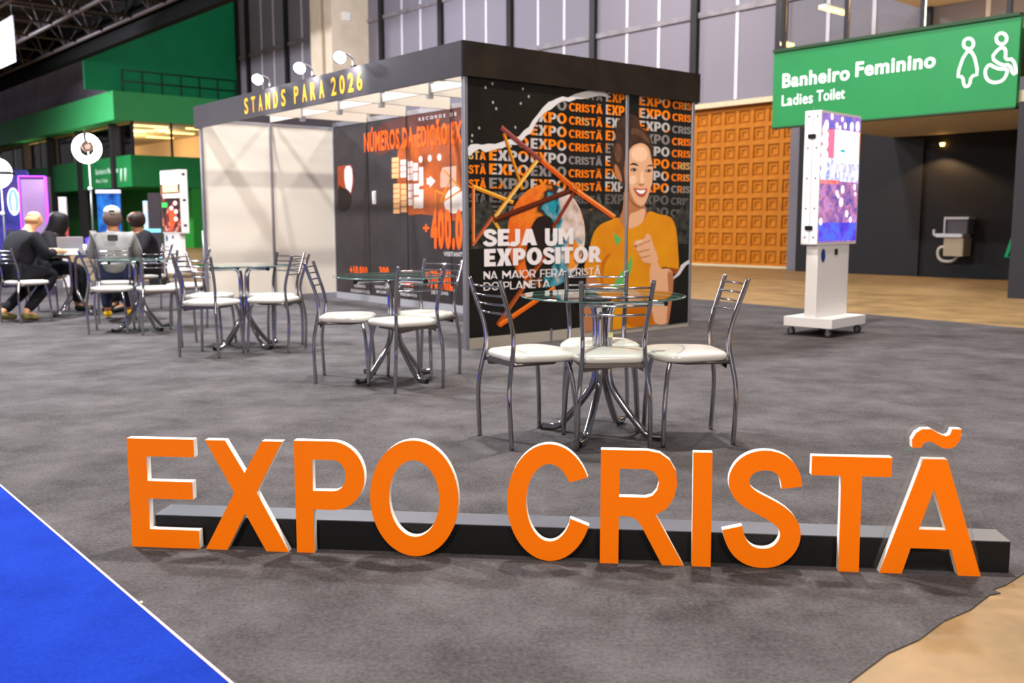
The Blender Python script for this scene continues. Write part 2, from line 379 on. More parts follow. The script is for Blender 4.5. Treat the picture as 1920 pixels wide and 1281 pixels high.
# concrete pillar in front of the glazing
pil = empty('pillar', (0, 0, 0), RZH); tag(pil, kind='structure')
pil.name = 'wall_pillar'
MB().box(18.45, 20.0, 30.7, 32.2, 0, 12).build('shaft', mat('concrete_column', (212, 194, 172), .8, noise=.08, nscale=2), pil)
MB().box(18.40, 18.45, 31.2, 31.32, 0, 12).build('joint', mat('concrete_joint', (160, 140, 116), .8), pil)
MB().bevbox(18.9, 19.2, 30.62, 30.7, 8.3, 8.6, .02, 'y').build('junction_box', WHITE, pil)
# orange tile wall
tiles = empty('wall_orange_tiles', (0, 0, 0), RZH); tag(tiles, kind='structure')
OR = mat('ochre_orange_tile', (166, 96, 4), .55, noise=.12, nscale=5)
MB().box(NW, NW+.2, 12.3, 18.5, 0, 3.95).build('backing', OR, tiles)
T = .424
def tile_mesh():
    lev = [(0, .045), (.05, .045), (.062, 0), (.098, 0), (.108, .03), (.138, .03), (.15, -.0)]
    mb = MB(); vs = []
    for ins, h in lev:
        a = T/2-ins
        vs += [(-h, -a, -a), (-h, a, -a), (-h, a, a), (-h, -a, a)]
    fs = [(4*i+k, 4*i+(k+1) % 4, 4*i+4+(k+1) % 4, 4*i+4+k) for i in range(len(lev)-1) for k in range(4)]
    k = 4*(len(lev)-1); fs.append((k, k+1, k+2, k+3))
    return mb.add(vs, fs).mesh('tile', OR)
tm = tile_mesh()
for r in range(9):
    for c in range(10):
        link('tile', tm, None, tiles, (NW-.005, 12.67+T*(c+.5), .04+T*(r+.5)))
MB().box(NW-.45, NW+.1, 12.15, 12.6, 0, 3.95).build('pilaster', mat('grey_pilaster', (104, 98, 104), .7), tiles)

# ------------------------------------------------------------------ toilet block on the right: soffit, dark recess, green fascia sign
blk = empty('wall_toilet_block', (0, 0, 0), RZH); tag(blk, kind='structure')
DARKW = mat('charcoal_wall', (24, 21, 23), .6, noise=.06, nscale=1)
BLKW = mat('black_wall', (11, 9, 10), .6)
SOFF = mat('beige_soffit', (176, 164, 140), .7)
MB().box(15.0, 20.0, 2.0, 9.95, 2.84, 3.02).build('soffit', SOFF, blk)
MB().box(15.0, 20.0, 2.0, 9.95, 3.9, 4.08).build('slab', SOFF, blk)
MB().box(19.25, 19.45, 9.3, 12.15, 0, 3.9).build('recess_wall', DARKW, blk)
MB().box(19.3, 19.5, 2.0, 9.3, 0, 2.84).build('recess_wall', BLKW, blk)
MB().box(14.85, 15.25, 5.0, 5.79, 0, 2.84).build('column', mat('dark_grey_column', (36, 34, 37), .6), blk)
MB().box(15.0, 20.0, 1.5, 9.85, 5.5, 5.62).build('upper_ceiling', mat('cream_ceiling', (226, 196, 160), .7), blk)
MB().box(15.0, 20.0, 1.5, 1.9, 4.08, 5.5).build('end_wall', mat('cream_ceiling', (226, 196, 160), .7), blk)
for u0 in (9.9, 8.7, 7.4, 6.1, 4.8):
    MB().box(15.05, 15.12, u0-.035, u0+.035, 4.08, 5.5).build('window_bar', DARKF, blk)
WGL = thin_glass('window_glass', (.92, .93, .92), 1.35)
for a, b_ in ((9.86, 8.74), (8.66, 7.44), (7.36, 6.14), (6.06, 4.84)):
    MB().box(15.07, 15.085, b_, a, 4.1, 5.48).build('pane', WGL, blk)
sg = empty('restroom_sign', (0, 0, 0), RZH)
tag(sg, 'long green restroom fascia sign with white lettering and two pictograms', 'sign')
MB().box(14.9, 15.0, 5.86, 9.97, 2.78, 4.06).build('board', GREEN, sg)
MB().box(14.86, 15.02, 5.86, 9.97, 4.06, 4.11).build('top_edge', mat('dark_green_edge', (34, 60, 34), .6), sg)
MB().box(14.88, 15.02, 5.86, 9.97, 2.755, 2.78).build('bottom_edge', mat('dark_green_edge', (34, 60, 34), .6), sg)
SWHITE = mat('sign_white', (236, 240, 236), .5, emit=.12)
fs_ = lambda a, z: (14.895, -a, z)
def sgp(u, v):
    a, z = hall_px(u, v, 14.9); return (-a, z)
for wd, x0, x1, yb, yt, bo in (('Banheiro', 1467, 1593, 165, 139, .026), ('Feminino', 1604, 1754, 144.5, 117, .026), ('Ladies', 1466, 1524, 199, 179, .01), ('Toilet', 1531, 1584, 190.5, 170, .01)):
    a0, z0 = sgp(x0, yb); a1, _ = sgp(x1, yb-(x1-x0)*.13); _, z1 = sgp(x0, yt)
    text('lettering', wd, a0, a1, z0, z1, fs_, SWHITE, sg, bo)
def icon(name, pxs, wd, closed=True, cr=2):
    P = chaikin([Vector(sgp(*p)+(0,)) for p in pxs], cr, closed)
    pts = [(p.x, p.y) for p in P]
    mb = MB(); q = wd/2; n = len(pts)
    inn = []; out = []
    for i in range(n):
        a = Vector(pts[i-1 if closed else max(i-1, 0)]); c = Vector(pts[(i+1) % n if closed else min(i+1, n-1)]); t = (c-a).normalized(); nn = Vector((-t.y, t.x))*q
        out.append(tuple(Vector(pts[i])+nn)); inn.append(tuple(Vector(pts[i])-nn))
    rng = n if closed else n-1
    mb.add([fs_(*p) for p in out+inn], [(i, (i+1) % n, n+(i+1) % n, n+i) for i in range(rng)])
    return mb.build(name, SWHITE, sg)
def z4(x, y): return (1440+x/4, y/4)
def icirc(x, y, rx, ry): return [z4(x+rx*math.cos(t*math.pi/8), y+ry*math.sin(t*math.pi/8)) for t in range(16)]
iw = .042
icon('pictogram', icirc(1505, 328, 38, 40), iw)
icon('pictogram', [z4(*p) for p in [(1478, 392), (1540, 384), (1580, 560), (1525, 570), (1512, 645), (1472, 652), (1462, 572), (1415, 578)]], iw, True, 1)
icon('pictogram', icirc(1752, 290, 40, 42), iw)
icon('pictogram', [z4(*p) for p in [(1730, 365), (1770, 355), (1785, 380), (1780, 450), (1840, 440), (1868, 545), (1840, 560), (1815, 485), (1750, 490), (1675, 435)]], iw, True, 1)
icon('pictogram', [z4(*p) for p in [(1660, 480), (1625, 530), (1640, 600), (1700, 625), (1765, 605), (1795, 550), (1795, 515), (1740, 520), (1690, 500)]], iw, True, 2)
# strips for lamps and for lamp reflections in the upper glass; recess light
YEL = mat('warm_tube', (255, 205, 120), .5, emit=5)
def light_or_reflection_strip(name, P, L, label, drop=0, wd=.16, col=None):
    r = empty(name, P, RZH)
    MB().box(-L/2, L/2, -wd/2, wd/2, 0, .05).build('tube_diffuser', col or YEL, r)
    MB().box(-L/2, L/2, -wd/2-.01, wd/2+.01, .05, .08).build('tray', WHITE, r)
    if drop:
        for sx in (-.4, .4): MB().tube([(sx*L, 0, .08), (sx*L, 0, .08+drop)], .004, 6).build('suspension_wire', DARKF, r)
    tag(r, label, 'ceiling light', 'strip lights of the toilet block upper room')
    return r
for (px, py, z, L, lab) in [(1565, 22, 5.42, .95, 'warm lamp reflection built as a glowing strip above the word Feminino on the green sign'), (1670, 49, 5.42, .4, 'small warm lamp reflection built as a strip between the window bars over the green sign'),
                           (1476, 86, 5.0, .3, 'small warm lamp reflection built as a strip beside the dark mullion at the sign end'), (1900, 10, 5.42, .7, 'warm lamp reflection built as a glowing strip above the wheelchair pictogram')]:
    P = ground(px, py, z); light_or_reflection_strip('light_or_reflection_strip', P, L, lab, drop=.02 if P.dot(UH) < 9.8 else 3.6)  # stand-ins for lamp reflections in the window glass, hung on added wires
# drinking fountain and green wall mark
fo = hall_px(1795, 440, 19.1)
ft = empty('drinking_fountain', NH*19.3+UH*fo[0]+Vector((0, 0, fo[1])), RZH-math.pi/2)
STEEL = mat('stainless_steel', (200, 198, 202), .4, .6)
MB().bevbox(-.20, .24, -.30, 0, .02, .30, .03, 'z').build('basin_hood', mat('dark_steel_hood', (96, 92, 98), .35, .4), ft)
MB().box(-.22, .26, -.33, 0, .30, .345).build('top_plate', STEEL, ft)
MB().box(-.22, -.19, -.33, -.30, .0, .3).build('side_strip', STEEL, ft)
MB().bevbox(-.34, .2, -.42, -.05, -.05, .02, .04, 'z').build('drip_tray', STEEL, ft)
MB().bevbox(-.20, .2, -.36, 0, -.42, -.06, .03, 'z').build('cabinet', mat('taupe_steel', (170, 152, 128), .4, .3), ft)
MB().tube(chaikin([(-.34, -.38, -.02), (-.38, -.38, .0), (-.38, -.38, .1)], 2), .03, 10).build('spout', STEEL, ft)
MB().tube(chaikin([(-.2, -.1, -.25), (-.42, -.1, -.25), (-.4, -.1, -.52), (-.12, -.1, -.55), (.0, -.1, -.42)], 3), .03, 10).build('drain_hose', mat('pale_hose', (180, 172, 160), .5), ft)
MB().tube(chaikin([(.02, -.2, .02), (.02, -.2, .2), (.08, -.2, .22), (.1, -.2, .15)], 2), .014, 8).build('tap', CHROME, ft)
tag(ft, 'stainless steel drinking fountain with hose on the black recess wall', 'fountain')
gm = MB(); gq = [hall_px(*p, 19.27) for p in [(1904, 432), (1886, 482), (1902, 482)]]
gpts = [NH*19.27+UH*a+Vector((0, 0, z)) for a, z in gq]; gpts[0] += (gpts[0]-gpts[1])*.6; gpts[2] -= UH*.2
gm.tube(gpts, .035, 8).build('wall_pictogram', mat('bright_green_line', (20, 150, 92), .5, emit=.15)); tag(bpy.data.objects['wall_pictogram'], 'green angular line mark on the black wall beside the dark column', 'pictogram')
dq = hall_px(1767, 271, 19.24); P = NH*19.24+UH*dq[0]+Vector((0, 0, dq[1])); dl = MB().lathe([(.0, -.03), (.035, -.03), (.045, .01), (.05, .03), (0, .035)], 14).build('wall_light', mat('amber_lamp', (255, 190, 90), .5, emit=14), None, P)
tag(dl, 'tiny amber light high on the black recess wall', 'wall light')
lr = bpy.data.lights.new('recess_lamp', 'SPOT'); lr.energy = 110; lr.color = (1, .62, .28); lr.spot_size = 2.2; lr.shadow_soft_size = .05
lo = bpy.data.objects.new('recess_lamp', lr); COL.objects.link(lo); lo.location = P-NH*.35-Vector((0, 0, .08))

# ------------------------------------------------------------------ second toilet block far left
b2 = empty('wall_far_block', (0, 0, 0), RZH); tag(b2, kind='structure')
U2_ = 41.1
MB().box(14.3, 20.0, U2_, 66, 5.33, 6.5).build('upper_fascia', mat('green_fascia_paint', (64, 168, 100), .4, noise=.04, nscale=1), b2)
MB().box(14.9, 20.0, U2_, 66, 2.62, 3.93).build('lower_fascia', GREEN, b2)
MB().box(13.3, 20.0, U2_+.3, U2_+.36, 6.5, 11.5).build('upper_wall', GREEND, b2)
MB().box(17.5, 19.9, U2_+.05, 66, 0, 2.62).build('lower_wall', mat('green_wall_low', (38, 128, 44), .6), b2)
PURP = mat('grey_violet_cladding', (140, 126, 142), .7, noise=.12, nscale=.8)
for i in range(12):
    a = U2_+.7+2.0*i
    MB().box(15.4, 15.6, a+.06, a+1.94, 6.5, 11.5).build('cladding_panel', PURP, b2)
MB().box(15.5, 15.65, U2_+.6, 66, 6.5, 11.5).build('cladding_backing', DARKF, b2)
CREAM = mat('warm_room_wall', (214, 170, 126), .7)
MB().box(15.0, 20.0, U2_+.1, 66, 5.25, 5.33).build('room_ceiling', mat('warm_room_ceiling', (190, 150, 112), .7), b2)
MB().box(19.8, 20.0, U2_+.1, 66, 3.93, 5.25).build('room_wall', CREAM, b2)
for nn in (15.05, 16.7, 18.4, 19.95): MB().box(nn-.04, nn+.04, U2_+.02, U2_+.1, 3.93, 5.33).build('window_bar', DARKF, b2)
for i in range(9): MB().box(15.0, 15.08, U2_+.05+2.6*i, U2_+.15+2.6*i, 3.93, 5.33).build('window_bar', DARKF, b2)
for a, c in ((15.09, 16.66), (16.74, 18.36), (18.44, 19.91)): MB().box(a, c, U2_+.04, U2_+.06, 3.95, 5.31).build('pane', WGL, b2)
for i in range(8): MB().box(15.03, 15.05, U2_+.2+2.6*i, U2_+2.6+2.6*i, 3.95, 5.31).build('pane', WGL, b2)
for a in (43.0, 47.5, 52.0, 56.5): MB().box(14.75, 15.05, a-.16, a+.16, 0, 5.33).build('column', mat('dark_column', (40, 34, 36), .6), b2)
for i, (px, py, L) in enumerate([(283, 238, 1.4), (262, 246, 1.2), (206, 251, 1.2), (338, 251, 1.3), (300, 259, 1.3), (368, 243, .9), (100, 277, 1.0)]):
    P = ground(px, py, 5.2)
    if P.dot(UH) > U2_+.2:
        light_or_reflection_strip('light_or_reflection_strip', P, L, ['bright strip light nearest the green corner in the far upper room', 'second strip light behind the far green corner window', 'strip light left of the dark window bar in the far room', 'strip light far right in the far upper room', 'middle strip light low in the far upper room', 'strip light half hidden by the booth fascia', 'dim strip light at the left end of the far room'][i], .02)
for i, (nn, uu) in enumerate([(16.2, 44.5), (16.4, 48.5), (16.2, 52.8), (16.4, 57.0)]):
    light_or_reflection_strip('light_or_reflection_strip', NH*nn+UH*uu+Vector((0, 0, 5.18)), 1.3, ['strip light behind the first front window past the green corner', 'strip light behind the second front window of the far room', 'strip light behind the third front window of the far room', 'strip light behind the last front window at the left'][i], .02)
for uu in (47, 55):
    lq = bpy.data.lights.new('far_room_lamp', 'POINT'); lq.energy = 380; lq.color = (1, .78, .5); lq.shadow_soft_size = .4
    lo = bpy.data.objects.new('far_room_lamp', lq); COL.objects.link(lo); lo.location = NH*17.0+UH*uu+Vector((0, 0, 4.35))
lb = bpy.data.lights.new('far_room_lamp', 'POINT'); lb.energy = 170; lb.color = (1, .78, .5); lb.shadow_soft_size = .4
lo = bpy.data.objects.new('far_room_lamp', lb); COL.objects.link(lo); lo.location = NH*17.5+UH*(U2_+3)+Vector((0, 0, 4.9))
lb2 = bpy.data.lights.new('upper_room_lamp', 'POINT'); lb2.energy = 260; lb2.color = (1, .8, .55); lb2.shadow_soft_size = .4
lo = bpy.data.objects.new('upper_room_lamp', lb2); COL.objects.link(lo); lo.location = NH*17.5+UH*6.5+Vector((0, 0, 4.9))
f2 = lambda a, z: (14.885, -a, z)
FS = mat('faint_sign_white', (190, 226, 200), .5)
text('lettering', 'Banheiro', -45.5, -44.1, 3.25, 3.5, f2, FS, b2, .02)
text('lettering', 'Masculino', -43.95, -42.6, 3.25, 3.5, f2, FS, b2, .02)
text('lettering', 'Mens', -45.5, -44.8, 2.88, 3.05, f2, FS, b2, .01)
text('lettering', 'Toilet', -44.7, -44.0, 2.88, 3.05, f2, FS, b2, .01)
for k in range(2): MB().tube([(14.88, 42.25-.5*k, 2.85), (14.88, 42.2-.5*k, 3.4)], .05, 8).build('pictogram', FS, b2)
# railing in front of the green wall
rl = empty('roof_railing', NH*14.6+UH*(U2_+.2)+Vector((0, 0, 6.5)), RZH); tag(rl, 'thin dark railing on the far green roof edge', 'railing')
for z in (.45, .9): MB().tube([(.2, 0, z), (5.2, 0, z)], .025, 6).build('rail', DARKF, rl)
for i in range(7): MB().tube([(.2+.83*i, 0, 0), (.2+.83*i, 0, .9)], .022, 6).build('post', DARKF, rl)

# ------------------------------------------------------------------ roof with trusses
rf = empty('ceiling', (0, 0, 0), RZH); tag(rf, kind='structure')
MB().box(-14, 13.25, 20, 95, 9.2, 9.4).build('deck', mat('dark_deck', (26, 23, 25), .8), rf)
MB().box(12.95, 13.25, 20, 95, 7.62, 7.95).build('gutter_beam', mat('dark_gutter', (10, 9, 10), .8, spec=.1), rf)
MB().box(13.15, 13.25, 20, 95, 7.95, 9.4).build('eave_sheet', mat('dark_gutter', (10, 9, 10), .8), rf)
STG = mat('roof_steel', (92, 84, 88), .5, .2)
for nn in (12.85, 11.1, 8.9, 6.7, 4.5, 2.3, .1, -2.1):
    MB().tube([(nn, 20, 8.2), (nn, 95, 8.2)], .075, 8).build('truss_chord', STG, rf)
    wb = MB()
    for k in range(25):
        a = 21+3*k
        for sx in (-.5, .5):
            for sy in (-.65, .65): wb.tube([(nn, a, 8.2), (nn+sx, a+sy, 9.15)], .035, 6)
    tag(wb.build('truss_web', STG, rf), kind='stuff')
for k in range(25): MB().box(-14, 12.95, 21+3*k-.08, 21+3*k+.08, 8.95, 9.2).build('purlin', mat('purlin_steel', (84, 76, 78), .6), rf)
for k in range(12): MB().tube([(12.9, 22.5+3*k, 8.2), (-2, 22.5+3*k, 8.2)], .045, 6).build('tie', STG, rf)
# white hanging banner
hb_ = empty('hanging_banner', NH*9+UH*34.6, RZH)
MB().box(-.02, .02, 0, 3.6, 6.3, 7.75).build('cloth', mat('white_banner', (226, 222, 240), .6, noise=.04, nscale=1, emit=.15), hb_)
for a in (.1, 3.5): MB().tube([(0, a, 7.75), (0, a, 9.2)], .01, 6).build('wire', DARKF, hb_)
tag(hb_, 'white banner hanging from the roof trusses at the left edge', 'banner')

# ------------------------------------------------------------------ exhibition booth
TH = .8887; BO = Vector((-.4083, 8.5149, 0)); BD = Vector((math.sin(TH), math.cos(TH), 0)); BF = Vector((-math.cos(TH), math.sin(TH), 0))
RZB = math.pi/2-TH      # local x = depth along the poster wall, local y = along the front to the left
booth = empty('exhibition_booth', BO, RZB)
tag(booth, 'white modular exhibition booth with black fascia, dark printed walls and open left front', 'booth')
FASF = mat('black_fascia_vinyl', (52, 46, 50), .5, noise=.06, nscale=3)
FASR = mat('shaded_fascia_vinyl', (30, 22, 14), .55, noise=.35, nscale=5)  # right side: its weaker light is put into a darker, mottled colour
PANW = mat('cream_panel', (206, 196, 182), .55, noise=.02, nscale=1)
BW_, BDp, HB, HT, HP = 6.0, 3.0, 2.39, 2.685, 2.52
P_T = .02
# posts
def post(a, b, h=HP, r=.022, name='post'):
    return MB().bevbox(b-r, b+r, a-r, a+r, 0, h, .008, 'z').build(name, ALU, booth)
for a, b in ((0, 0), (0, 2), (0, 3), (6, 0), (6, 1), (6, 2), (6, 3)): post(a, b)
for a in (1, 2, 3, 4, 5): post(a, 3)
# left wall panels (white)
for b in (0, 1, 2): MB().box(b+.02, b+.98, 6-.008, 6+.008, .09, HP-.04).build('wall_panel', PANW, booth)
for b in (0, 1, 2): MB().box(b+.02, b+.98, 6-.014, 6+.014, .0, .09).build('bottom_rail', ALU, booth)
for b in (0, 1, 2): MB().box(b+.02, b+.98, 6-.014, 6+.014, HP-.04, HP).build('top_rail', ALU, booth)
for a in range(6): MB().box(3-.008, 3+.008, a+.02, a+.98, .0, HP).build('rear_panel', PANW, booth)
# interior dark printed partition, one metre in front of the rear
DARKP = mat('dark_print', (50, 44, 46), .45, noise=.15, nscale=4)
panels = []
for a in range(6):
    panels.append(MB().box(2-.012, 2+.012, a+.012, a+.988, .1, HP).build('printed_panel', DARKP, booth))
    MB().box(2-.014, 2+.014, a, a+1, 0, .095).build('bottom_rail', mat('grey_skirting', (150, 148, 152), .5), booth)
for a in range(1, 6): MB().box(2-.008, 2+.008, a-.012, a+.012, 0, HP).build('joint', BLACKP, booth)
MB().bevbox(2-.05, 2-.012, 4.80, 4.84, 1.38, 1.56, .008, 'x').build('door_handle', WHITE, booth)
# fascia
MB().box(-.045, -.02, -.045, 6.12, HB, HT).build('fascia_board', FASF, booth)
fascia_r = MB().box(-.045, 3.07, -.045, -.02, HB, HT).build('fascia_board', FASR, booth)
MB().box(-.02, 3.07, 6.095, 6.12, HB, HT).build('fascia_board', FASF, booth)
MB().box(-.02, 3.05, -.02, .02, HT-.03, HT).build('top_rail', ALU, booth)
MB().box(-.02, .02, 0, 6, HB+.02, HB+.06).build('top_rail', ALU, booth)
# ceiling beams, two lengths each with a joint between
for a in (1, 2, 3, 4, 5):
    for b in (0, 1): MB().box(b+.03, b+.97, a-.02, a+.02, 2.51, 2.67).build('ceiling_beam', PANW, booth)
    MB().box(.97, 1.03, a-.03, a+.03, 2.47, 2.70).build('beam_joint', ALU, booth)
for a in range(6): MB().box(1-.012, 1+.012, a+.04, a+.96, 2.53, 2.62).build('ceiling_beam', PANW, booth)
for a in range(6): MB().box(2-.02, 2+.02, a+.02, a+.98, HP, HP+.06).build('top_rail', ALU, booth)
# fascia lettering
GOLD = mat('yellow_lettering', (240, 166, 24), .5, emit=.25)
ff = lambda a, z: (-.048, -a, z)
for wd, a0, a1 in (('STANDS', -4.46, -3.33), ('PARA', -3.13, -2.42), ('2026', -2.28, -1.63)):
    for k, ch in enumerate(wd):
        x0 = a0+(a1-a0-.12)*k/(len(wd)-1); text('fascia_letter', ch, x0, x0+.105, 2.445, 2.63, ff, GOLD, booth, .018)

# poster wall, outer right side: plane y = -P_T, coordinates (b, z)
PY = -.012
def PP(u, v):
    P = hit(u, v, BO+BF*PY, BF); return ((P-BO).dot(BD), P.z)
POSTB = mat('poster_black', (22, 19, 16), .5, noise=.35, nscale=3)
pA = MB().box(.022, 1.978, PY, .012, .1, HB+.02).build('poster_panel', POSTB, booth)
pB = MB().box(2.022, 2.978, PY, .012, .1, HB+.02).build('poster_panel', POSTB, booth)
for b in (0, 1, 2): MB().box(b+.02, b+.985, -.016, .016, 0, .1).build('bottom_rail', mat('beige_skirting', (158, 148, 136), .5), booth)
MB().box(.99, 1.01, -.018, .0, 0, .12).build('joint', ALU, booth)
_lay = [0]
def lay(k): return lambda b, z: (b, PY-.0006-.0006*k, z)
def clipb(pts, lo, hi):
    """clip polygon between b = lo and hi"""
    def half(P, f):
        R = []
        for i in range(len(P)):
            a, c = P[i-1], P[i]; fa, fc = f(a), f(c)
            if fa*fc < 0: t = fa/(fa-fc); R.append((a[0]+(c[0]-a[0])*t, a[1]+(c[1]-a[1])*t))
            if fc >= 0: R.append(c)
        return R
    P = half(pts, lambda p: p[0]-lo)
    return half(P, lambda p: hi-p[0]) if len(P) > 2 else []
def print_poly(name, px, material, k, smooth=0, raw=False):
    pts = px if raw else [PP(*p) for p in px]
    if smooth: pts = [(p.x, p.y) for p in chaikin([Vector((p[0], p[1], 0)) for p in pts], smooth, True)]
    for lo, hi, par in ((.024, 1.976, pA), (2.024, 2.976, pB)):
        q = clipb(pts, lo, hi)
        if len(q) > 2: MB().flat([q], lay(k)).build(name, material, par)
W1 = word_print('word_print_orange_white', (232, 122, 10), (182, 174, 170), 5, .5)
W2 = word_print('word_print_orange', (226, 112, 6), (200, 150, 90), 5, .62)
W3 = word_print('word_print_grey', (128, 120, 116), (196, 104, 16), 4, .6)
W4 = word_print('word_print_dim', (92, 86, 82), (130, 76, 20), 3, .66)
zr0 = PP(1030, 204.5)[1]; dzr = .124
_B = lambda x: PP(x, 300)[0]
cols = [('STÃ', .03, _B(911)), ('EXPO', _B(917), _B(991)), ('EXPO', _B(995), _B(1062)), ('CRISTÃ', _B(1066), _B(1129)), ('EXPO', _B(1135), 1.965), ('EXPO', _B(1197), _B(1255)), ('CRIS', _B(1259), 2.972)]
torn_px = [(876, 285), (884, 276), (896, 275), (906, 277), (917, 276), (930, 275), (938, 272), (952, 268), (966, 263), (975, 259), (984, 251), (993, 243), (999, 232), (1008, 219), (1019, 206), (1030, 196), (1036, 192), (1045, 190), (1056, 186), (1066, 186), (1078, 182), (1090, 178), (1105, 175), (1122, 174), (1136, 177)]
torn = [PP(*p) for p in torn_px]
def torn_z(b):
    if b > torn[-1][0]: return 9
    for p, q in zip(torn, torn[1:]):
        if p[0] <= b <= q[0]: return p[1]+(q[1]-p[1])*(b-p[0])/max(1e-6, q[0]-p[0])
    return torn[0][1]
rr = random.Random(3)
for r in range(0, 13):
    zb = zr0+dzr*1-dzr*r
    for ci, (wd, b0, b1) in enumerate(cols):
        if zb > torn_z((b0+b1)/2)+.14 or zb+.09 > HB+.02: continue
        if zb < 1.06: continue
        if b0 < 2 and b1 > 1.68 and zb < 1.3: continue
        m_ = W4 if r >= 8 else (W3 if (r+ci) % 5 == 3 else (W2 if (r*3+ci) % 3 == 0 else W1))
        if wd == 'EXPO' and ci == 4: wd2 = 'EXP'
        else: wd2 = wd
        block('printed_word', wd2, b0, b1, zb, zb+(.076 if wd[0] in 'CS' else .096), lay(1), m_, pA if b0 < 2 else pB, .26 if wd[0] in 'CS' else .27, .2, .05)
# crowd strip under the words
CROWD = mat('crowd_print', (30, 30, 26), .45, rgb2=(70, 68, 60), noise=.6, nscale=14)
cr = []
b_ = .024
tops = []
while b_ < 2.97:
    tops.append((b_, 1.24+.07*math.sin(b_*9)+rr.uniform(-.07, .09))); b_ += .06
print_poly('printed_crowd', tops+[(2.97, .9), (.024, .9)], CROWD, 2, raw=True)
# torn dark sheet at the top left, with its white torn edge
dk = [(.024, HB+.02)]+[(.024, torn[0][1])]+torn[1:]+[(torn[-1][0]+.05, HB+.02)]
print_poly('printed_night_sky', dk, mat('night_print', (27, 22, 17), .4, noise=.3, nscale=3), 3, raw=True)
edge = []
for i, (b, z) in enumerate(torn): edge.append((b+.0, z+.0))
low = [(b+.012+rr.uniform(-.006, .012), z-.012-rr.uniform(0, .03)) for b, z in torn]
hi_ = [(b-.01, z+.012+rr.uniform(0, .02)) for b, z in torn]
print_poly('torn_paper_edge', hi_+low[::-1], mat('torn_paper', (206, 200, 198), .6), 4, raw=True)
FLK = mat('paper_flakes', (150, 146, 142), .6)
for (x, y) in [(924, 192), (930, 204), (976, 194), (991, 181), (898, 240), (885, 254), (966, 239), (910, 164), (923, 157), (980, 167), (884, 265)]:
    b, z = PP(x, y); print_poly('paper_flake', ell(b, z, .012, .014, n=8), FLK, 4, raw=True)
# globe
GM = bpy.data.materials.new('globe_print'); GM.use_nodes = True; nt = GM.node_tree; bs = nt.nodes['Principled BSDF']
tc = nt.nodes.new('ShaderNodeTexCoord'); nz = nt.nodes.new('ShaderNodeTexNoise'); nz.inputs['Scale'].default_value = 4.5; nz.inputs['Detail'].default_value = 12; nz.inputs['Roughness'].default_value = .6; nz.inputs['Distortion'].default_value = .4
sp = nt.nodes.new('ShaderNodeSeparateXYZ'); nt.links.new(tc.outputs['Object'], sp.inputs[0]); nt.links.new(tc.outputs['Object'], nz.inputs['Vector'])
ad = nt.nodes.new('ShaderNodeMath'); ad.operation = 'MULTIPLY_ADD'; ad.inputs[1].default_value = .75; ad.inputs[2].default_value = -.72; nt.links.new(sp.outputs[0], ad.inputs[0])
a2 = nt.nodes.new('ShaderNodeMath'); a2.operation = 'ADD'; nt.links.new(ad.outputs[0], a2.inputs[0]); nt.links.new(nz.outputs['Fac'], a2.inputs[1])
rp = nt.nodes.new('ShaderNodeValToRGB'); cr_ = rp.color_ramp
cr_.elements[0].position = .22; cr_.elements[0].color = srgb(214, 92, 14); cr_.elements[1].position = .98; cr_.elements[1].color = srgb(224, 206, 196)
for p, c in ((.36, (226, 120, 22)), (.46, (60, 30, 14)), (.53, (24, 22, 24)), (.58, (30, 134, 150)), (.66, (120, 150, 160)), (.75, (222, 200, 190)), (.84, (226, 160, 90)), (.9, (150, 140, 150))):
    e = cr_.elements.new(p); e.color = srgb(*c)
nt.links.new(a2.outputs[0], rp.inputs[0]); nt.links.new(rp.outputs[0], bs.inputs['Base Color']); bs.inputs['Roughness'].default_value = .45
gc = PP(1026, 443); gr_ = (PP(1099, 440)[0]-PP(953, 440)[0])/2
print_poly('printed_globe', ell(gc[0], gc[1], gr_, gr_*1.0, n=48), GM, 5, raw=True)
gx, gz, g_ = gc[0], gc[1], gr_
print_poly('printed_globe_shadow', [(gx-.35*g_, gz+.35*g_), (gx+.05*g_, gz+.42*g_), (gx+.2*g_, gz+.2*g_), (gx+.05*g_, gz-.1*g_), (gx+.25*g_, gz-.5*g_), (gx-.2*g_, gz-.85*g_), (gx-.6*g_, gz-.6*g_), (gx-.5*g_, gz-.1*g_)], mat('globe_dark', (34, 24, 20), .45, noise=.4, nscale=8), 6, 2, raw=True)
print_poly('printed_globe_land', [(gx-.05*g_, gz+.8*g_), (gx+.2*g_, gz+.72*g_), (gx+.25*g_, gz+.5*g_), (gx+.1*g_, gz+.42*g_), (gx, gz+.6*g_)], mat('globe_teal', (28, 132, 146), .45, noise=.2, nscale=10), 6, 2, raw=True)
print_poly('printed_globe_land', [(gx+.55*g_, gz-.05*g_), (gx+.8*g_, gz-.1*g_), (gx+.9*g_, gz-.4*g_), (gx+.6*g_, gz-.75*g_), (gx+.45*g_, gz-.4*g_)], mat('globe_amber', (214, 130, 40), .45, noise=.3, nscale=9), 6, 2, raw=True)
print_poly('printed_globe_clouds', [(gx+.22*g_, gz+.95*g_), (gx+.5*g_, gz+.86*g_), (gx+.8*g_, gz+.58*g_), (gx+.97*g_, gz+.2*g_), (gx+.98*g_, gz-.15*g_), (gx+.8*g_, gz-.05*g_), (gx+.6*g_, gz+.0*g_), (gx+.45*g_, gz+.1*g_), (gx+.38*g_, gz+.4*g_), (gx+.32*g_, gz+.6*g_)], mat('globe_clouds', (190, 150, 128), .45, rgb2=(226, 208, 200), noise=.3, nscale=9), 6, 1, raw=True)
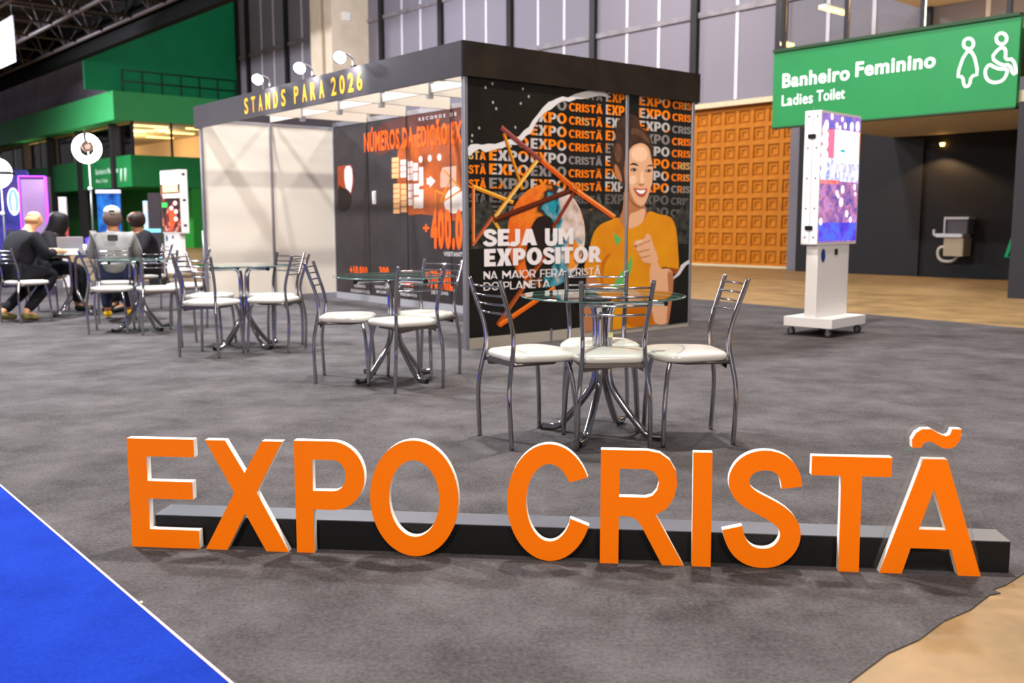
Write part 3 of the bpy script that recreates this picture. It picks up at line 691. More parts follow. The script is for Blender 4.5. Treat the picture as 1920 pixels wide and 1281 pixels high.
# star frame bars
def bar(p, q, wpx, rgb, k=7, light=None):
    a = Vector(PP(*p)); c = Vector(PP(*q)); wm = wpx/1796*9.2
    t = (c-a).normalized(); nn = Vector((-t.y, t.x))*wm/2
    print_poly('printed_bar', [tuple(a+nn), tuple(c+nn), tuple(c-nn), tuple(a-nn)], mat('bar_%d_%d_%d' % rgb, rgb, .45), k, raw=True)
    if light: print_poly('printed_bar_edge', [tuple(a+nn*light[0]), tuple(c+nn*light[0]), tuple(c+nn*light[1]), tuple(a+nn*light[1])], mat('bar_%d_%d_%d' % light[2], light[2], .45), k+1, raw=True)
bar((887, 352), (887, 454), 6, (190, 84, 24), 7, (.2, 1, (226, 150, 100)))
bar((923, 407), (885, 460), 6, (168, 66, 30), 7, (.2, 1, (200, 110, 70)))
bar((887, 350), (962, 380), 7, (196, 120, 20), 7, (.1, 1, (236, 180, 70)))
bar((944, 250), (979, 356), 7, (214, 140, 10), 7, (-1, 0, (160, 80, 10)))
bar((1007, 300), (927, 407), 8, (226, 180, 90), 9, (-1, -.3, (196, 120, 30)))
bar((1075, 362), (1036, 428), 8, (120, 44, 14), 7)
bar((1068, 358), (925, 413), 10, (96, 36, 14), 9, (.3, 1, (60, 22, 8)))
bar((939, 239), (1015, 302), 9, (116, 52, 48), 11, (.2, 1, (150, 84, 76)))
bar((1012, 299), (1082, 358), 10, (196, 72, 14), 11, (.2, 1, (220, 120, 40)))
bar((1072, 352), (1152, 408), 10, (206, 84, 18), 11, (.2, 1, (240, 150, 80)))
bar((1022, 478), (932, 610), 9, (150, 62, 18), 7, (.3, 1, (180, 90, 40)))
bar((1040, 540), (936, 610), 9, (214, 92, 14), 9, (-1, -.2, (240, 124, 30)))
bar((925, 413), (936, 430), 6, (214, 150, 40), 7)
# headline lettering
HW = mat('headline_white', (226, 216, 214), .45)
def pheads(s, x0, x1, yb, yt, bold, yb1=None):
    b0, z0 = PP(x0, yb); _, z1 = PP(x0, yt); b1 = PP(x1, yb1 or yb)[0]
    block('headline', s, b0, b1, z0, z1, lay(24), HW, pA, bold, bold*.8, .06)
for wd, x0, x1 in (('SEJA', 905, 1005), ('UM', 1020, 1073)): pheads(wd, x0, x1, 462-(x0-905)*.025, 430-(x0-905)*.015, .30)
pheads('EXPOSITOR', 906, 1124, 500, 467, .30)
for wd, x0, x1 in (('NA', 905, 931), ('MAIOR', 940, 1003), ('FERA', 1011, 1058), ('CRISTÃ', 1066, 1124)): pheads(wd, x0, x1, 524-(x0-905)*.036, 509-(x0-905)*.034, .14)
for wd, x0, x1 in (('DO', 905, 934), ('PLANETA', 942, 1029)): pheads(wd, x0, x1, 545-(x0-905)*.045, 530-(x0-905)*.045, .14)

# printed young woman in a yellow shirt
q1 = lambda L: [(1090+x/6.405, 220+y/6.405) for x, y in L]
q2 = lambda L: [(1080+x/5.568, 390+y/5.568) for x, y in L]
SKIN = mat('print_skin', (222, 166, 126), .5); SKIN2 = mat('print_skin_shade', (178, 112, 70), .5); SKIN3 = mat('print_skin_light', (238, 192, 156), .5)
HAIR = mat('print_hair', (62, 40, 28), .5, noise=.35, nscale=14); SHIRT = mat('print_shirt', (222, 148, 8), .5, rgb2=(206, 118, 8), noise=.02, nscale=2.5)
SHIRTS = mat('print_shirt_fold', (190, 100, 8), .5); LEAF = mat('print_green', (92, 170, 84), .5); DKB = mat('print_dark_brown', (40, 24, 16), .5)
print_poly('printed_hair', q1([(440, 30), (500, -20), (590, -45), (660, -10), (695, 60), (700, 110), (790, 180), (840, 290), (858, 420), (856, 640), (820, 700), (560, 900), (500, 860), (470, 790), (430, 640), (350, 620), (340, 480), (360, 360), (410, 270), (395, 180), (415, 90)]), HAIR, 14, 2)
print_poly('printed_hair_shine', q1([(600, 120), (700, 150), (790, 230), (820, 330), (790, 300), (720, 240), (640, 200), (580, 210)]), mat('print_hair_shine', (98, 64, 44), .5, noise=.3, nscale=20), 15, 2)
print_poly('printed_hair_shine', q1([(400, 330), (440, 300), (480, 380), (470, 520), (430, 560), (390, 480)]), mat('print_hair_shine', (98, 64, 44), .5, noise=.3, nscale=20), 15, 2)
print_poly('printed_arm', q2([(105, 690), (245, 740), (225, 860), (195, 1100), (185, 1285), (65, 1295), (70, 1100), (92, 850)]), SKIN2, 14, 1)
print_poly('printed_neck', q1([(500, 840), (495, 1100), (450, 1200), (440, 1300), (520, 1400), (620, 1430), (720, 1340), (790, 1180), (765, 1090), (740, 1000), (600, 950)]), SKIN2, 15, 1)
print_poly('printed_neck_light', q1([(560, 1160), (640, 1140), (740, 1090), (770, 1120), (720, 1300), (620, 1420), (560, 1400)]), SKIN, 16, 2)
print_poly('printed_shirt', q2([(440, 88), (330, 138), (255, 165), (195, 225), (160, 300), (130, 430), (95, 560), (72, 615), (105, 705), (240, 755), (215, 860), (190, 1100), (190, 1290), (480, 1262), (800, 1222), (900, 1190), (860, 900), (870, 620), (960, 615), (1010, 690), (1045, 680), (1070, 640), (1058, 430), (1042, 235), (1010, 130), (960, 82), (860, 68), (750, 22), (720, 100), (660, 180), (560, 218), (500, 205), (450, 150)]), SHIRT, 17, 1)
print_poly('printed_shirt_fold', q2([(240, 755), (250, 560), (330, 470), (370, 470), (300, 560), (270, 700), (300, 900), (260, 1100), (250, 1280), (190, 1288), (190, 1100), (215, 860)]), SHIRTS, 18, 2)
print_poly('printed_shirt_fold', q2([(560, 980), (700, 1000), (820, 1100), (860, 1210), (520, 1255), (500, 1100)]), SHIRTS, 18, 2)
print_poly('printed_sleeve_lining', q2([(965, 618), (1068, 640), (1045, 685), (1012, 692)]), mat('print_sleeve_dark', (150, 66, 8), .5), 18)
print_poly('printed_shirt_mark', q2([(385, 258), (470, 325), (415, 398), (393, 335)]), LEAF, 18)
print_poly('printed_shirt_mark', q2([(578, 475), (578, 600), (525, 770), (420, 850), (350, 850), (440, 705), (530, 590)]), LEAF, 18)
print_poly('printed_arm', q2([(758, 570), (850, 560), (866, 640), (960, 625), (1012, 692), (1002, 900), (985, 1010), (957, 1212), (815, 1222), (785, 1080), (762, 860)]), SKIN, 19, 1)
print_poly('printed_arm_shade', q2([(940, 640), (1012, 692), (1002, 900), (985, 1010), (957, 1212), (930, 1214), (960, 900)]), SKIN2, 20, 1)
print_poly('printed_hand', q2([(590, 372), (612, 340), (660, 328), (705, 325), (722, 275), (745, 264), (778, 300), (800, 400), (838, 480), (855, 570), (760, 582), (690, 566), (662, 520), (640, 460), (605, 415)]), SKIN, 20, 1)
for L in ([(640, 388), (720, 352), (722, 362), (646, 396)], [(640, 455), (760, 428), (760, 438), (650, 466)], [(660, 515), (762, 492), (764, 502), (668, 526)], [(700, 355), (745, 345), (775, 318), (768, 336), (745, 360)], [(590, 400), (615, 418), (640, 400), (620, 380)]):
    print_poly('printed_hand_line', q2(L), SKIN2, 21)
print_poly('printed_hand_light', q2([(605, 355), (690, 338), (690, 350), (620, 372)]), SKIN3, 21, 1)
print_poly('printed_ear', q1([(384, 590), (400, 558), (430, 590), (470, 690), (486, 780), (445, 765), (402, 690)]), SKIN2, 15, 1)
print_poly('printed_face', q1([(545, 440), (590, 350), (680, 308), (745, 318), (795, 360), (818, 430), (832, 520), (850, 600), (848, 700), (838, 790), (818, 860), (795, 940), (755, 1040), (712, 1075), (655, 1068), (595, 1015), (552, 950), (528, 880), (512, 800), (500, 650), (512, 520)]), SKIN, 22, 2)
print_poly('printed_face_shade', q1([(512, 520), (545, 560), (560, 700), (565, 850), (600, 960), (650, 1040), (712, 1070), (655, 1068), (595, 1015), (552, 950), (528, 880), (512, 800), (500, 650)]), SKIN2, 23, 2)
print_poly('printed_face_light', q1([(600, 380), (690, 340), (770, 380), (790, 480), (720, 540), (620, 520), (580, 460)]), SKIN3, 23, 3)
print_poly('printed_face_light', q1([(560, 720), (620, 690), (660, 740), (620, 810), (570, 800)]), SKIN3, 23, 2)
print_poly('printed_face_light', q1([(705, 640), (725, 640), (745, 770), (720, 795), (690, 780)]), SKIN3, 23, 2)
for L, mm in (([(553, 582), (600, 545), (650, 555), (684, 592), (640, 576), (590, 570)], DKB), ([(756, 606), (800, 570), (840, 572), (846, 590), (800, 586)], DKB),
              ([(572, 630), (610, 605), (655, 622), (666, 640), (625, 652), (590, 645)], DKB), ([(752, 640), (790, 622), (830, 632), (836, 648), (800, 662), (765, 655)], DKB),
              ([(664, 790), (690, 800), (715, 806), (745, 795), (735, 820), (700, 830), (675, 815)], SKIN2),
              ([(602, 846), (655, 852), (715, 864), (786, 846), (770, 915), (735, 960), (690, 962), (645, 925)], mat('print_lips', (176, 78, 62), .5))):
    print_poly('printed_feature', q1(L), mm, 24, 2)
for L in ([(592, 634), (606, 622), (612, 642)], [(640, 626), (658, 636), (640, 646)], [(768, 646), (782, 634), (786, 652)], [(812, 636), (828, 644), (812, 654)]): print_poly('printed_eye_white', q1(L), mat('print_eye', (214, 196, 186), .5), 25)
print_poly('printed_teeth', q1([(632, 866), (700, 880), (762, 868), (745, 905), (715, 922), (675, 912)]), mat('print_teeth', (242, 236, 230), .4), 25, 2)
print_poly('torn_paper_edge', q2([(1175, 540), (1120, 570), (1085, 600), (1068, 650), (1040, 690), (1010, 720), (1000, 770), (1020, 735), (1060, 710), (1080, 690), (1110, 640), (1140, 600), (1175, 580)]), mat('torn_paper', (206, 200, 198), .6), 18)
print_poly('printed_dark_field', q2([(1175, 585), (1140, 605), (1110, 645), (1080, 695), (1010, 750), (1000, 900), (985, 1010), (957, 1220), (1175, 1190)]), mat('poster_black_field', (20, 19, 18), .4), 13)

# ------------------------------------------------------------------ print on the inner partition, plane x = 2-.012, coordinates (a, z)
def QP(u, v):
    P = hit(u, v, BO+BD*1.988, BD); return (-(P-BO).dot(BF), P.z)
def layq(k): return lambda a, z: (1.988-.0008-.0008*k, -a, z)
def qpoly(name, px, material, k, smooth=0, raw=False):
    pts = px if raw else [QP(*p) for p in px]
    if smooth: pts = [(p.x, p.y) for p in chaikin([Vector((p[0], p[1], 0)) for p in pts], smooth, True)]
    for i in range(6):
        q = clipb(pts, -(i+.985), -(i+.015))
        if len(q) > 2: MB().flat([q], layq(k)).build(name, material, panels[i])
def qtext(s, x0, x1, yb, yt, bold, material, k=8):
    a0, z0 = QP(x0, yb); _, z1 = QP(x0, yt); a1 = QP(x1, yb)[0]
    text('printed_number', s, a0, a1, z0, z1, layq(k), material, panels[min(5, max(0, int(-(a0+a1)/2)))], bold)
ORP = mat('print_orange', (236, 92, 14), .5); WHP = mat('print_white', (206, 198, 198), .5)
REDG = mat('print_red_glow', (146, 66, 34), .5, rgb2=(196, 92, 26), noise=.35, nscale=3)
qpoly('printed_glow', [(748, 262), (800, 245), (870, 225), (872, 420), (800, 400), (757, 405), (742, 330)], REDG, 1, 1)
qpoly('printed_glow', [(690, 240), (800, 205), (872, 192), (872, 250), (760, 270), (700, 300)], mat('print_dark_red', (84, 44, 38), .5, noise=.2, nscale=3), 0, 1)
BLD = mat('print_building', (236, 172, 116), .5); BLDW = mat('print_building_white', (226, 206, 196), .5)
for (x0, y0, x1, y1, n, mm) in [(735, 296, 748, 336, 4, BLD), (738, 345, 750, 402, 6, BLD), (751, 300, 764, 335, 3, BLDW), (752, 345, 764, 400, 5, BLD), (765, 303, 774, 340, 3, BLDW), (766, 345, 774, 388, 3, BLDW), (775, 306, 784, 342, 2, BLDW), (776, 345, 786, 395, 2, BLDW), (786, 314, 794, 398, 2, BLDW)]:
    h = (y1-y0)/n
    for j in range(n): qpoly('printed_window', [(x0, y0+h*j), (x1, y0+h*j-1), (x1, y0+h*(j+.8)), (x0, y0+h*(j+.85))], mm, 3)
qpoly('printed_arrow', [(800, 334), (806, 334), (806, 329), (817, 340), (806, 352), (806, 346), (801, 346)], BLDW, 3)
qpoly('printed_panel_block', [(830, 314), (856, 311), (856, 350), (826, 352), (826, 326)], mat('print_pink_grey', (196, 150, 128), .5), 3)
for (x, y) in [(789, 299), (806, 297), (824, 295)]:
    a, z = QP(x, y); qpoly('printed_light', ell(a, z, .045, .045, n=14), BLDW, 3, raw=True)
qpoly('printed_globe', [(832, 378), (840, 358), (852, 349), (866, 352), (872, 366), (872, 395), (850, 402), (836, 395)], GM, 4, 2)
for p, q in (((833, 319), (868, 358)), ((846, 334), (826, 378)), ((816, 357), (836, 366)), ((868, 355), (827, 380)), ((817, 357), (818, 392))):
    a = Vector(QP(*p)); c = Vector(QP(*q)); t = (c-a).normalized(); nn = Vector((-t.y, t.x))*.012
    qpoly('printed_bar', [tuple(a+nn), tuple(c+nn), tuple(c-nn), tuple(a-nn)], mat('bar_196_120_20', (196, 120, 20), .45), 5, raw=True)
qpoly('printed_glow', [(633, 312), (645, 310), (660, 310), (664, 340), (658, 370), (634, 362)], mat('print_red_glow2', (150, 60, 30), .5), 2)
qpoly('printed_light', [(646, 312), (660, 310), (662, 340), (657, 366), (650, 356), (646, 340)], mat('print_pale', (214, 202, 196), .5), 3, 1)
qpoly('printed_silhouette', [(634, 345), (642, 352), (655, 356), (660, 372), (655, 390), (645, 398), (634, 395)], mat('print_shadow_figure', (24, 16, 14), .5), 4, 1)
qtext('NÚMEROS DA', 684, 777, 286, 250, .035, ORP)
qtext('EDIÇÃO EX', 783, 867, 277, 238, .035, ORP)
qtext('R E C O R D E   D E', 786, 857, 227, 221, .01, WHP)
qtext('+', 794, 806, 438, 418, .04, ORP); qtext('400.0', 809, 868, 466, 393, .06, ORP)
qtext('VISITANT', 833, 868, 480, 472, .015, WHP)
for s, x0, x1, yb, yt in (('+10.000', 657, 690, 514, 498), ('300', 712, 730, 515, 500), ('800', 758, 777, 536, 506), ('+70 MIL', 800, 850, 541, 506)):
    qtext(s, x0, x1, yb, yt, .05, ORP)
for s, x0, x1, yb, yt in (('LÍDERES', 666, 686, 538, 533), ('ECLESIÁSTICOS', 659, 694, 547, 542), ('EXPOSITORES', 704, 730, 540, 535), ('EM 22.000 M', 707, 730, 549, 544), ('VOZES', 758, 776, 544, 540), ('PRESENTES', 752, 783, 554, 549), ('DE SHOWS', 810, 841, 551, 545)):
    qtext(s, x0, x1, yb, yt, .012, WHP)

# ------------------------------------------------------------------ booth spotlights on arms over the front fascia
HEAD = mat('floodlight_face', (236, 240, 255), .4, emit=26)
def spotlight(a, lab):
    r = empty('spotlight', BO+BF*a+Vector((0, 0, HT)), RZB)
    MB().box(-.05, -.01, -.03, .03, 0, .02).build('bracket', BLACKP, r)
    MB().tube(chaikin([(-.03, 0, .0), (-.04, 0, .10), (-.12, 0, .13), (-.16, 0, .12)], 2), .01, 8).build('arm', ALU, r)
    h = MB().lathe([(.0, .06), (.03, .06), (.045, .03), (.066, -.03), (.072, -.05), (.066, -.05), (.06, -.035)], 16).build('head', mat('lamp_housing', (60, 60, 64), .4, .5), r)
    h.location = (-.18, 0, .10); h.rotation_euler = Vector((-.42, -.6, -.45)).to_track_quat('-Z', 'Y').to_euler()
    f = MB().lathe([(.0, -.04), (.062, -.04)], 16).build('lamp_face', HEAD, h)
    l = bpy.data.lights.new('spot_beam', 'SPOT'); l.energy = 60; l.spot_size = math.radians(110); l.spot_blend = .6; l.shadow_soft_size = .05; l.color = (.95, .97, 1)
    lo = bpy.data.objects.new('spot_beam', l); COL.objects.link(lo); lo.parent = r; lo.location = (-.19, 0, .05); lo.rotation_euler = (0, math.radians(-50), 0)
    tag(r, lab, 'spotlight', 'spotlights over the booth fascia')
spotlight(3.76, 'leftmost glaring spotlight above the letters STANDS on the booth fascia'); spotlight(2.71, 'middle glaring spotlight above the word PARA on the booth fascia'); spotlight(1.84, 'rightmost glaring spotlight above 2026 on the booth fascia')

# ------------------------------------------------------------------ the big standing letters and their plinth
LA = Vector((-1.351, 3.287, 0)); LE = Vector((1.515+1.351, 2.982-3.287, 0)).normalized()
RZL = math.atan2(LE.y, LE.x)      # local x along the word, local y away from the camera
ORANGE = mat('orange_vinyl', (246, 118, 0), .6, spec=.12, noise=.015, nscale=60)
FOAM = mat('white_foam', (246, 238, 228), .6)
def arc(cx, cy, rx, ry, a0, a1, n=24): return ell(cx, cy, rx, ry, a0, a1, n)
def letter(ch, loops, lab):
    r = empty('sign_letter', LA, RZL)
    MB().prism(loops, lambda x, z: (x, .032, z), lambda x, z: (x, .0025, z)).build('body', FOAM, r)
    MB().prism(loops, lambda x, z: (x, .0025, z), lambda x, z: (x, 0, z)).build('face', ORANGE, r)
    tag(r, lab, 'letter', 'standing letters of the floor sign')
    # move the origin to the letter's own foot
    x0 = min(p[0] for L in loops for p in L); x1 = max(p[0] for L in loops for p in L); mx = (x0+x1)/2
    r.location = LA+LE*mx
    for c in r.children: c.data.transform(Matrix.Translation((-mx, 0, 0)))
    return r, mx
ZT = .393
letter('e', [[(0, 0), (.249, 0), (.249, .066), (.068, .066), (.068, .178), (.232, .178), (.232, .241), (.068, .241), (.068, .33), (.243, .33), (.243, ZT), (0, ZT)]], 'orange standing letter E at the left end of the floor sign')
letter('x', [[(.272, 0), (.351, 0), (.421, .134), (.492, 0), (.573, 0), (.464, .210), (.561, ZT), (.489, ZT), (.423, .279), (.357, ZT), (.285, ZT), (.384, .208)]], 'orange standing letter X between the letters E and P')
letter('p', [[(.603, 0), (.666, 0), (.666, .156), (.735, .156)]+arc(.735, .277, .114, .121, -90, 90, 22)+[(.603, .398)],
             [(.666, .333), (.735, .333)]+arc(.738, .278, .046, .055, 90, -90, 14)+[(.666, .222)]], 'orange standing letter P between the letters X and O')
letter('o', [ell(1.021, .2045, .1535, .2035, n=56), ell(1.021, .2045, .0875, .1345, n=48)], 'orange standing letter O at the end of EXPO')
co = arc(1.484, .2035, .1430, .2025, 25, 335, 48); ci = arc(1.484, .2035, .0775, .1345, 330, 32, 40)
co = [(1.612, .295)]+arc(1.484, .2035, .1435, .2025, 34, 332, 46)+[(1.617, .127), (1.554, .151)]
ci = arc(1.484, .2035, .0785, .1345, 326, 36, 36)+[(1.553, .276)]
letter('c', [co+ci], 'orange standing letter C starting the second word')
letter('r', [[(1.655, 0), (1.717, 0), (1.717, .165), (1.756, .165), (1.775, .155), (1.79, .137), (1.862, 0), (1.934, 0), (1.85, .152), (1.838, .172), (1.875, .196), (1.898, .235), (1.908, .28), (1.902, .325), (1.882, .36), (1.85, .383), (1.81, .391), (1.655, .391)],
             [(1.717, .328), (1.805, .328), (1.828, .322), (1.843, .304), (1.847, .281), (1.842, .257), (1.827, .238), (1.805, .231), (1.717, .231)]], 'orange standing letter R between the letters C and I')
letter('i', [[(1.961, 0), (2.023, 0), (2.02, .389), (1.958, .389)]], 'orange standing letter I between the letters R and S')
sc = [(2.278, .278), (2.272, .318), (2.248, .352), (2.216, .366), (2.18, .368), (2.145, .358), (2.118, .334), (2.105, .298), (2.114, .264), (2.14, .238), (2.178, .218), (2.22, .197), (2.256, .172), (2.278, .138), (2.278, .098), (2.258, .062), (2.226, .04), (2.19, .034), (2.152, .04), (2.12, .062), (2.10, .096), (2.09, .136)]
scs = [(p.x, p.y) for p in chaikin([Vector((p[0], p[1], 0)) for p in sc], 2)]
letter('s', [stroke(scs, .066)], 'orange standing letter S between the letters I and T')
letter('t', [[(2.436, 0), (2.501, 0), (2.498, .322), (2.59, .322), (2.59, .386), (2.338, .386), (2.338, .322), (2.433, .322)]], 'orange standing letter T before the last letter')
la, mxa = letter('a', [[(2.566, 0), (2.637, 0), (2.661, .087), (2.787, .087), (2.813, 0), (2.884, 0), (2.76, .384), (2.686, .384)], [(2.683, .15), (2.768, .15), (2.724, .287)]], 'orange standing letter A with a tilde on clear acrylic at the right end')
ti = [(2.65, .421), (2.648, .447), (2.66, .470), (2.678, .482), (2.705, .483), (2.733, .467), (2.752, .460), (2.764, .466), (2.770, .484), (2.799, .484), (2.796, .45), (2.783, .428), (2.765, .420), (2.742, .422), (2.712, .440), (2.696, .442), (2.682, .434), (2.678, .421)]
MB().prism([ti], lambda x, z: (x-mxa, .032, z), lambda x, z: (x-mxa, .0025, z)).build('tilde_body', FOAM, la)
MB().prism([ti], lambda x, z: (x-mxa, .0025, z), lambda x, z: (x-mxa, 0, z)).build('tilde', ORANGE, la)
acr = [(2.548, .004), (2.90, .004), (2.786, .40), (2.776, .412), (2.800, .43), (2.812, .46), (2.812, .502), (2.758, .504), (2.748, .488), (2.70, .502), (2.66, .496), (2.634, .468), (2.634, .408), (2.672, .408), (2.664, .385)]
ac = MB().prism([acr], lambda x, z: (x-mxa, .038, z), lambda x, z: (x-mxa, .0325, z)).build('acrylic_back', thin_glass('clear_acrylic', (.93, .93, .93), 1.4), la)
tag(ac, 'clear acrylic backing')
pl = empty('sign_plinth', LA+LE*1.5+Vector((-LE.y, LE.x, 0))*.04, RZL)
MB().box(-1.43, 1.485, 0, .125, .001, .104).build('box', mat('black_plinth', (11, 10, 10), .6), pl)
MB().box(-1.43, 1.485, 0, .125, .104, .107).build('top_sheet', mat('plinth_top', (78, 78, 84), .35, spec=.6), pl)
tag(pl, 'long low black plinth behind the orange letters', 'plinth')

# ------------------------------------------------------------------ chairs and tables
def chair_proto():
    r = empty('chrome_chair')
    for sx in (-1, 1):
        pts = [(sx*.185, 0, 0), (sx*.184, -.008, .15), (sx*.178, -.012, .30), (sx*.162, .012, .43), (sx*.155, .03, .52), (sx*.160, .018, .62), (sx*.172, -.03, .76), (sx*.178, -.06, .852)]
        MB().tube(chaikin(pts, 2), .0125, 10).build('back_post', CHROME, r)
        pts = [(sx*.165, .335, .425), (sx*.18, .352, .36), (sx*.195, .368, .2), (sx*.203, .374, 0)]
        MB().tube(chaikin(pts, 2), .0125, 10).build('front_leg', CHROME, r)
    for z, y in ((.818, -.047), (.772, -.035), (.727, -.02), (.682, -.005)):
        pts = [(-.172+.0035*k*2.46*40/40, y-.028*math.sin(math.pi*k/12), z) for k in range(13)]
        pts = [(-.17+.34*k/12, y-.028*math.sin(math.pi*k/12), z) for k in range(13)]
        MB().tube(pts, .0055, 8).build('back_slat', CHROME, r)
    fr = MB()
    fr.tube(chaikin([(-.158, .02, .425), (-.165, .33, .425), (.165, .33, .425), (.158, .02, .425)], 1), .010, 8)
    fr.add([(-.155, .03, .43), (.155, .03, .43), (.155, .035, .39), (.10, .06, .42), (-.10, .06, .42), (-.155, .035, .39)], [(0, 1, 2, 3, 4, 5)])
    fr.box(-.158, .158, .015, .03, .415, .435)
    fr.build('seat_frame', mat('dull_chrome', (120, 112, 108), .3, .9), r)
    out = [(.0, .02), (.10, .02), (.15, .028), (.172, .055), (.19, .13), (.212, .22), (.222, .29), (.212, .345), (.17, .385), (.09, .408), (0, .415)]
    out = out+[(-x, y) for x, y in out[-2:0:-1]]
    P = [(p.x, p.y) for p in chaikin([Vector((x, y, 0)) for x, y in out], 1, True)]
    mb = MB(); n = len(P); cy = .22
    prof = [(.0, .432), (.93, .432), (.985, .440), (1.0, .453), (.985, .466), (.93, .475), (.75, .481), (.4, .485), (0, .486)]
    vs = []
    for s, z in prof: vs += [(x*s, cy+(y-cy)*s, z) for x, y in P]
    mb.add(vs, [(i*n+k, i*n+(k+1) % n, (i+1)*n+(k+1) % n, (i+1)*n+k) for i in range(len(prof)-1) for k in range(n)], True)
    mb.build('seat', VINYL, r)
    return r
def table_proto():
    r = empty('glass_table')
    MB().lathe([(0, .747), (.428, .747), (.432, .749), (.432, .755), (.428, .757), (0, .757)], 56, smooth=False).build('glass_top', GLASS, r)
    MB().torus(.4318, .0035, 64, 6, (0, 0, .752), 'z').build('glass_rim', GEDGE, r)
    for k in range(4):
        a = math.radians(90*k+45); c, s = math.cos(a), math.sin(a)
        prof = [(.345, .020), (.265, .020), (.225, .045), (.075, .225), (.036, .31), (.036, .45), (.036, .62), (.05, .70), (.10, .728), (.17, .728), (.345, .728)]
        pts = [Vector((p*c, p*s, z)) for p, z in prof]
        leg = MB().tube(chaikin(pts, 2), .0185, 12).build('leg', CHROME, r)
        for rad, z in ((.345, .020), (.345, .728)):
            MB().tube([((rad-.006)*c, (rad-.006)*s, z), ((rad+.006)*c, (rad+.006)*s, z)], .0195, 12).build('end_cap', BLACKP, leg)
    return r
CH0 = chair_proto(); TB0 = table_proto(); _first = {'c': True, 't': True}
def chair(x, y, dx, dy, lab, grp):
    o = CH0 if _first['c'] else copy_tree(CH0); _first['c'] = False
    o.location = (x, y, .002); o.rotation_euler = (0, 0, math.atan2(dy, dx)-math.pi/2); tag(o, lab, 'chair', grp); return o
def table(x, y, rot, lab):
    o = TB0 if _first['t'] else copy_tree(TB0); _first['t'] = False
    o.location = (x, y, 0); o.rotation_euler = (0, 0, math.radians(rot)); tag(o, lab, 'table', 'round glass tables'); return o
table(.481, 5.06, 20, 'round glass table with chrome legs nearest the letters, ringed by four chairs')
g1 = 'chairs at the front glass table'
chair(-.088, 4.88, .886, .462, 'chrome chair with white seat on the left of the front table', g1)
chair(.509, 4.71, -.079, .997, 'chrome chair with its back to the camera at the front table', g1)
chair(1.117, 5.01, -.994, -.107, 'chrome chair with white seat on the right of the front table', g1)
chair(.49, 5.53, -.02, -1, 'chrome chair between the front glass table and the poster wall', g1)
table(-.857, 6.943, 2, 'round glass table in the middle, in front of the dark booth prints')
g2 = 'chairs at the middle glass table'
chair(-1.401, 6.911, .997, .03, 'chrome chair on the left of the middle table', g2)
chair(-.629, 6.423, -.56, .83, 'chrome chair in front of the middle table, back to the camera', g2)
chair(-.55, 7.243, -.54, -.84, 'chrome chair behind the middle table near the booth corner post', g2)
lb_ = MB().bevbox(-.012, .012, -.001, .001, -.014, .014, .002, 'y').build('paper_label', mat('pale_sticker', (222, 214, 150), .6), None, (.52, 5.01, .55)); tag(lb_, 'small pale sticker on the front table column', 'sticker')
table(-2.448, 8.746, 8, 'round glass table before the white side wall of the booth')
g3 = 'chairs at the table by the white booth wall'
chair(-2.643, 8.02, .237, .97, 'chrome chair with its back to the camera at the table by the white wall', g3)
chair(-3.02, 8.90, 1, -.03, 'chrome chair at the left of the table by the white wall', g3)
chair(-1.92, 8.49, -.978, .206, 'chrome chair at the right of the table by the white wall', g3)
chair(-2.12, 9.02, -.55, -.84, 'chrome chair behind the table by the white wall', g3)
table(-3.97, 10.2, 12, 'round glass table left of the white booth wall, nearest the seated people')
g4 = 'chairs at the table beside the seated people'
chair(-4.37, 9.93, .97, .2, 'chrome chair just behind the man in the grey jacket', g4)
chair(-3.585, 9.75, -.4, .92, 'chrome chair with its back to the camera beside the grey jacket man', g4)
chair(-3.36, 10.5, -.95, -.3, 'chrome chair between the far table and the white booth wall', g4)
table(-5.42, 11.85, 25, 'round glass table where the four people sit')
g5 = 'chairs of the seated people'
chair(-5.70, 10.85, .5, .866, 'chrome chair under the bald man in the black blazer', g5)
chair(-4.47, 10.78, -.35, .94, 'chrome chair under the man in the grey jacket', g5)
chair(-6.12, 12.2, .95, .1, 'chrome chair under the person with long black hair', g5)
chair(-4.52, 12.47, -.75, -.6, 'chrome chair under the person in black on the far side', g5)
table(-7.3, 13.2, 40, 'round glass table cut by the left picture edge')

# ------------------------------------------------------------------ LED totems
def emis(name, rgb, k=1.0): return mat(name, rgb, .6, emit=k)
SCR_A = bpy.data.materials.new('led_crowd_picture')
def led_noise(m, stops, scale, k, stretch=(1, 1, 1)):
    m.use_nodes = True; nt = m.node_tree; b = nt.nodes['Principled BSDF']; N = nt.nodes.new; L = nt.links.new
    tc = N('ShaderNodeTexCoord'); mp = N('ShaderNodeMapping'); mp.inputs['Scale'].default_value = stretch; nz = N('ShaderNodeTexNoise'); nz.inputs['Scale'].default_value = scale; nz.inputs['Detail'].default_value = 5; nz.inputs['Distortion'].default_value = .8
    L(tc.outputs['Object'], mp.inputs[0]); L(mp.outputs[0], nz.inputs['Vector'])
    rp = N('ShaderNodeValToRGB'); el = rp.color_ramp.elements
    el[0].position = stops[0][0]; el[0].color = srgb(*stops[0][1]); el[1].position = stops[-1][0]; el[1].color = srgb(*stops[-1][1])
    for p, c in stops[1:-1]: e = el.new(p); e.color = srgb(*c)
    L(nz.outputs['Fac'], rp.inputs[0]); L(rp.outputs[0], b.inputs['Emission Color']); b.inputs['Emission Strength'].default_value = k
    b.inputs['Base Color'].default_value = (.01, .01, .012, 1); b.inputs['Roughness'].default_value = .4
    return m
led_noise(SCR_A, [(.3, (80, 66, 140)), (.42, (134, 96, 170)), (.52, (166, 106, 140)), (.6, (200, 136, 190)), (.72, (124, 104, 180))], 9, 1.35)
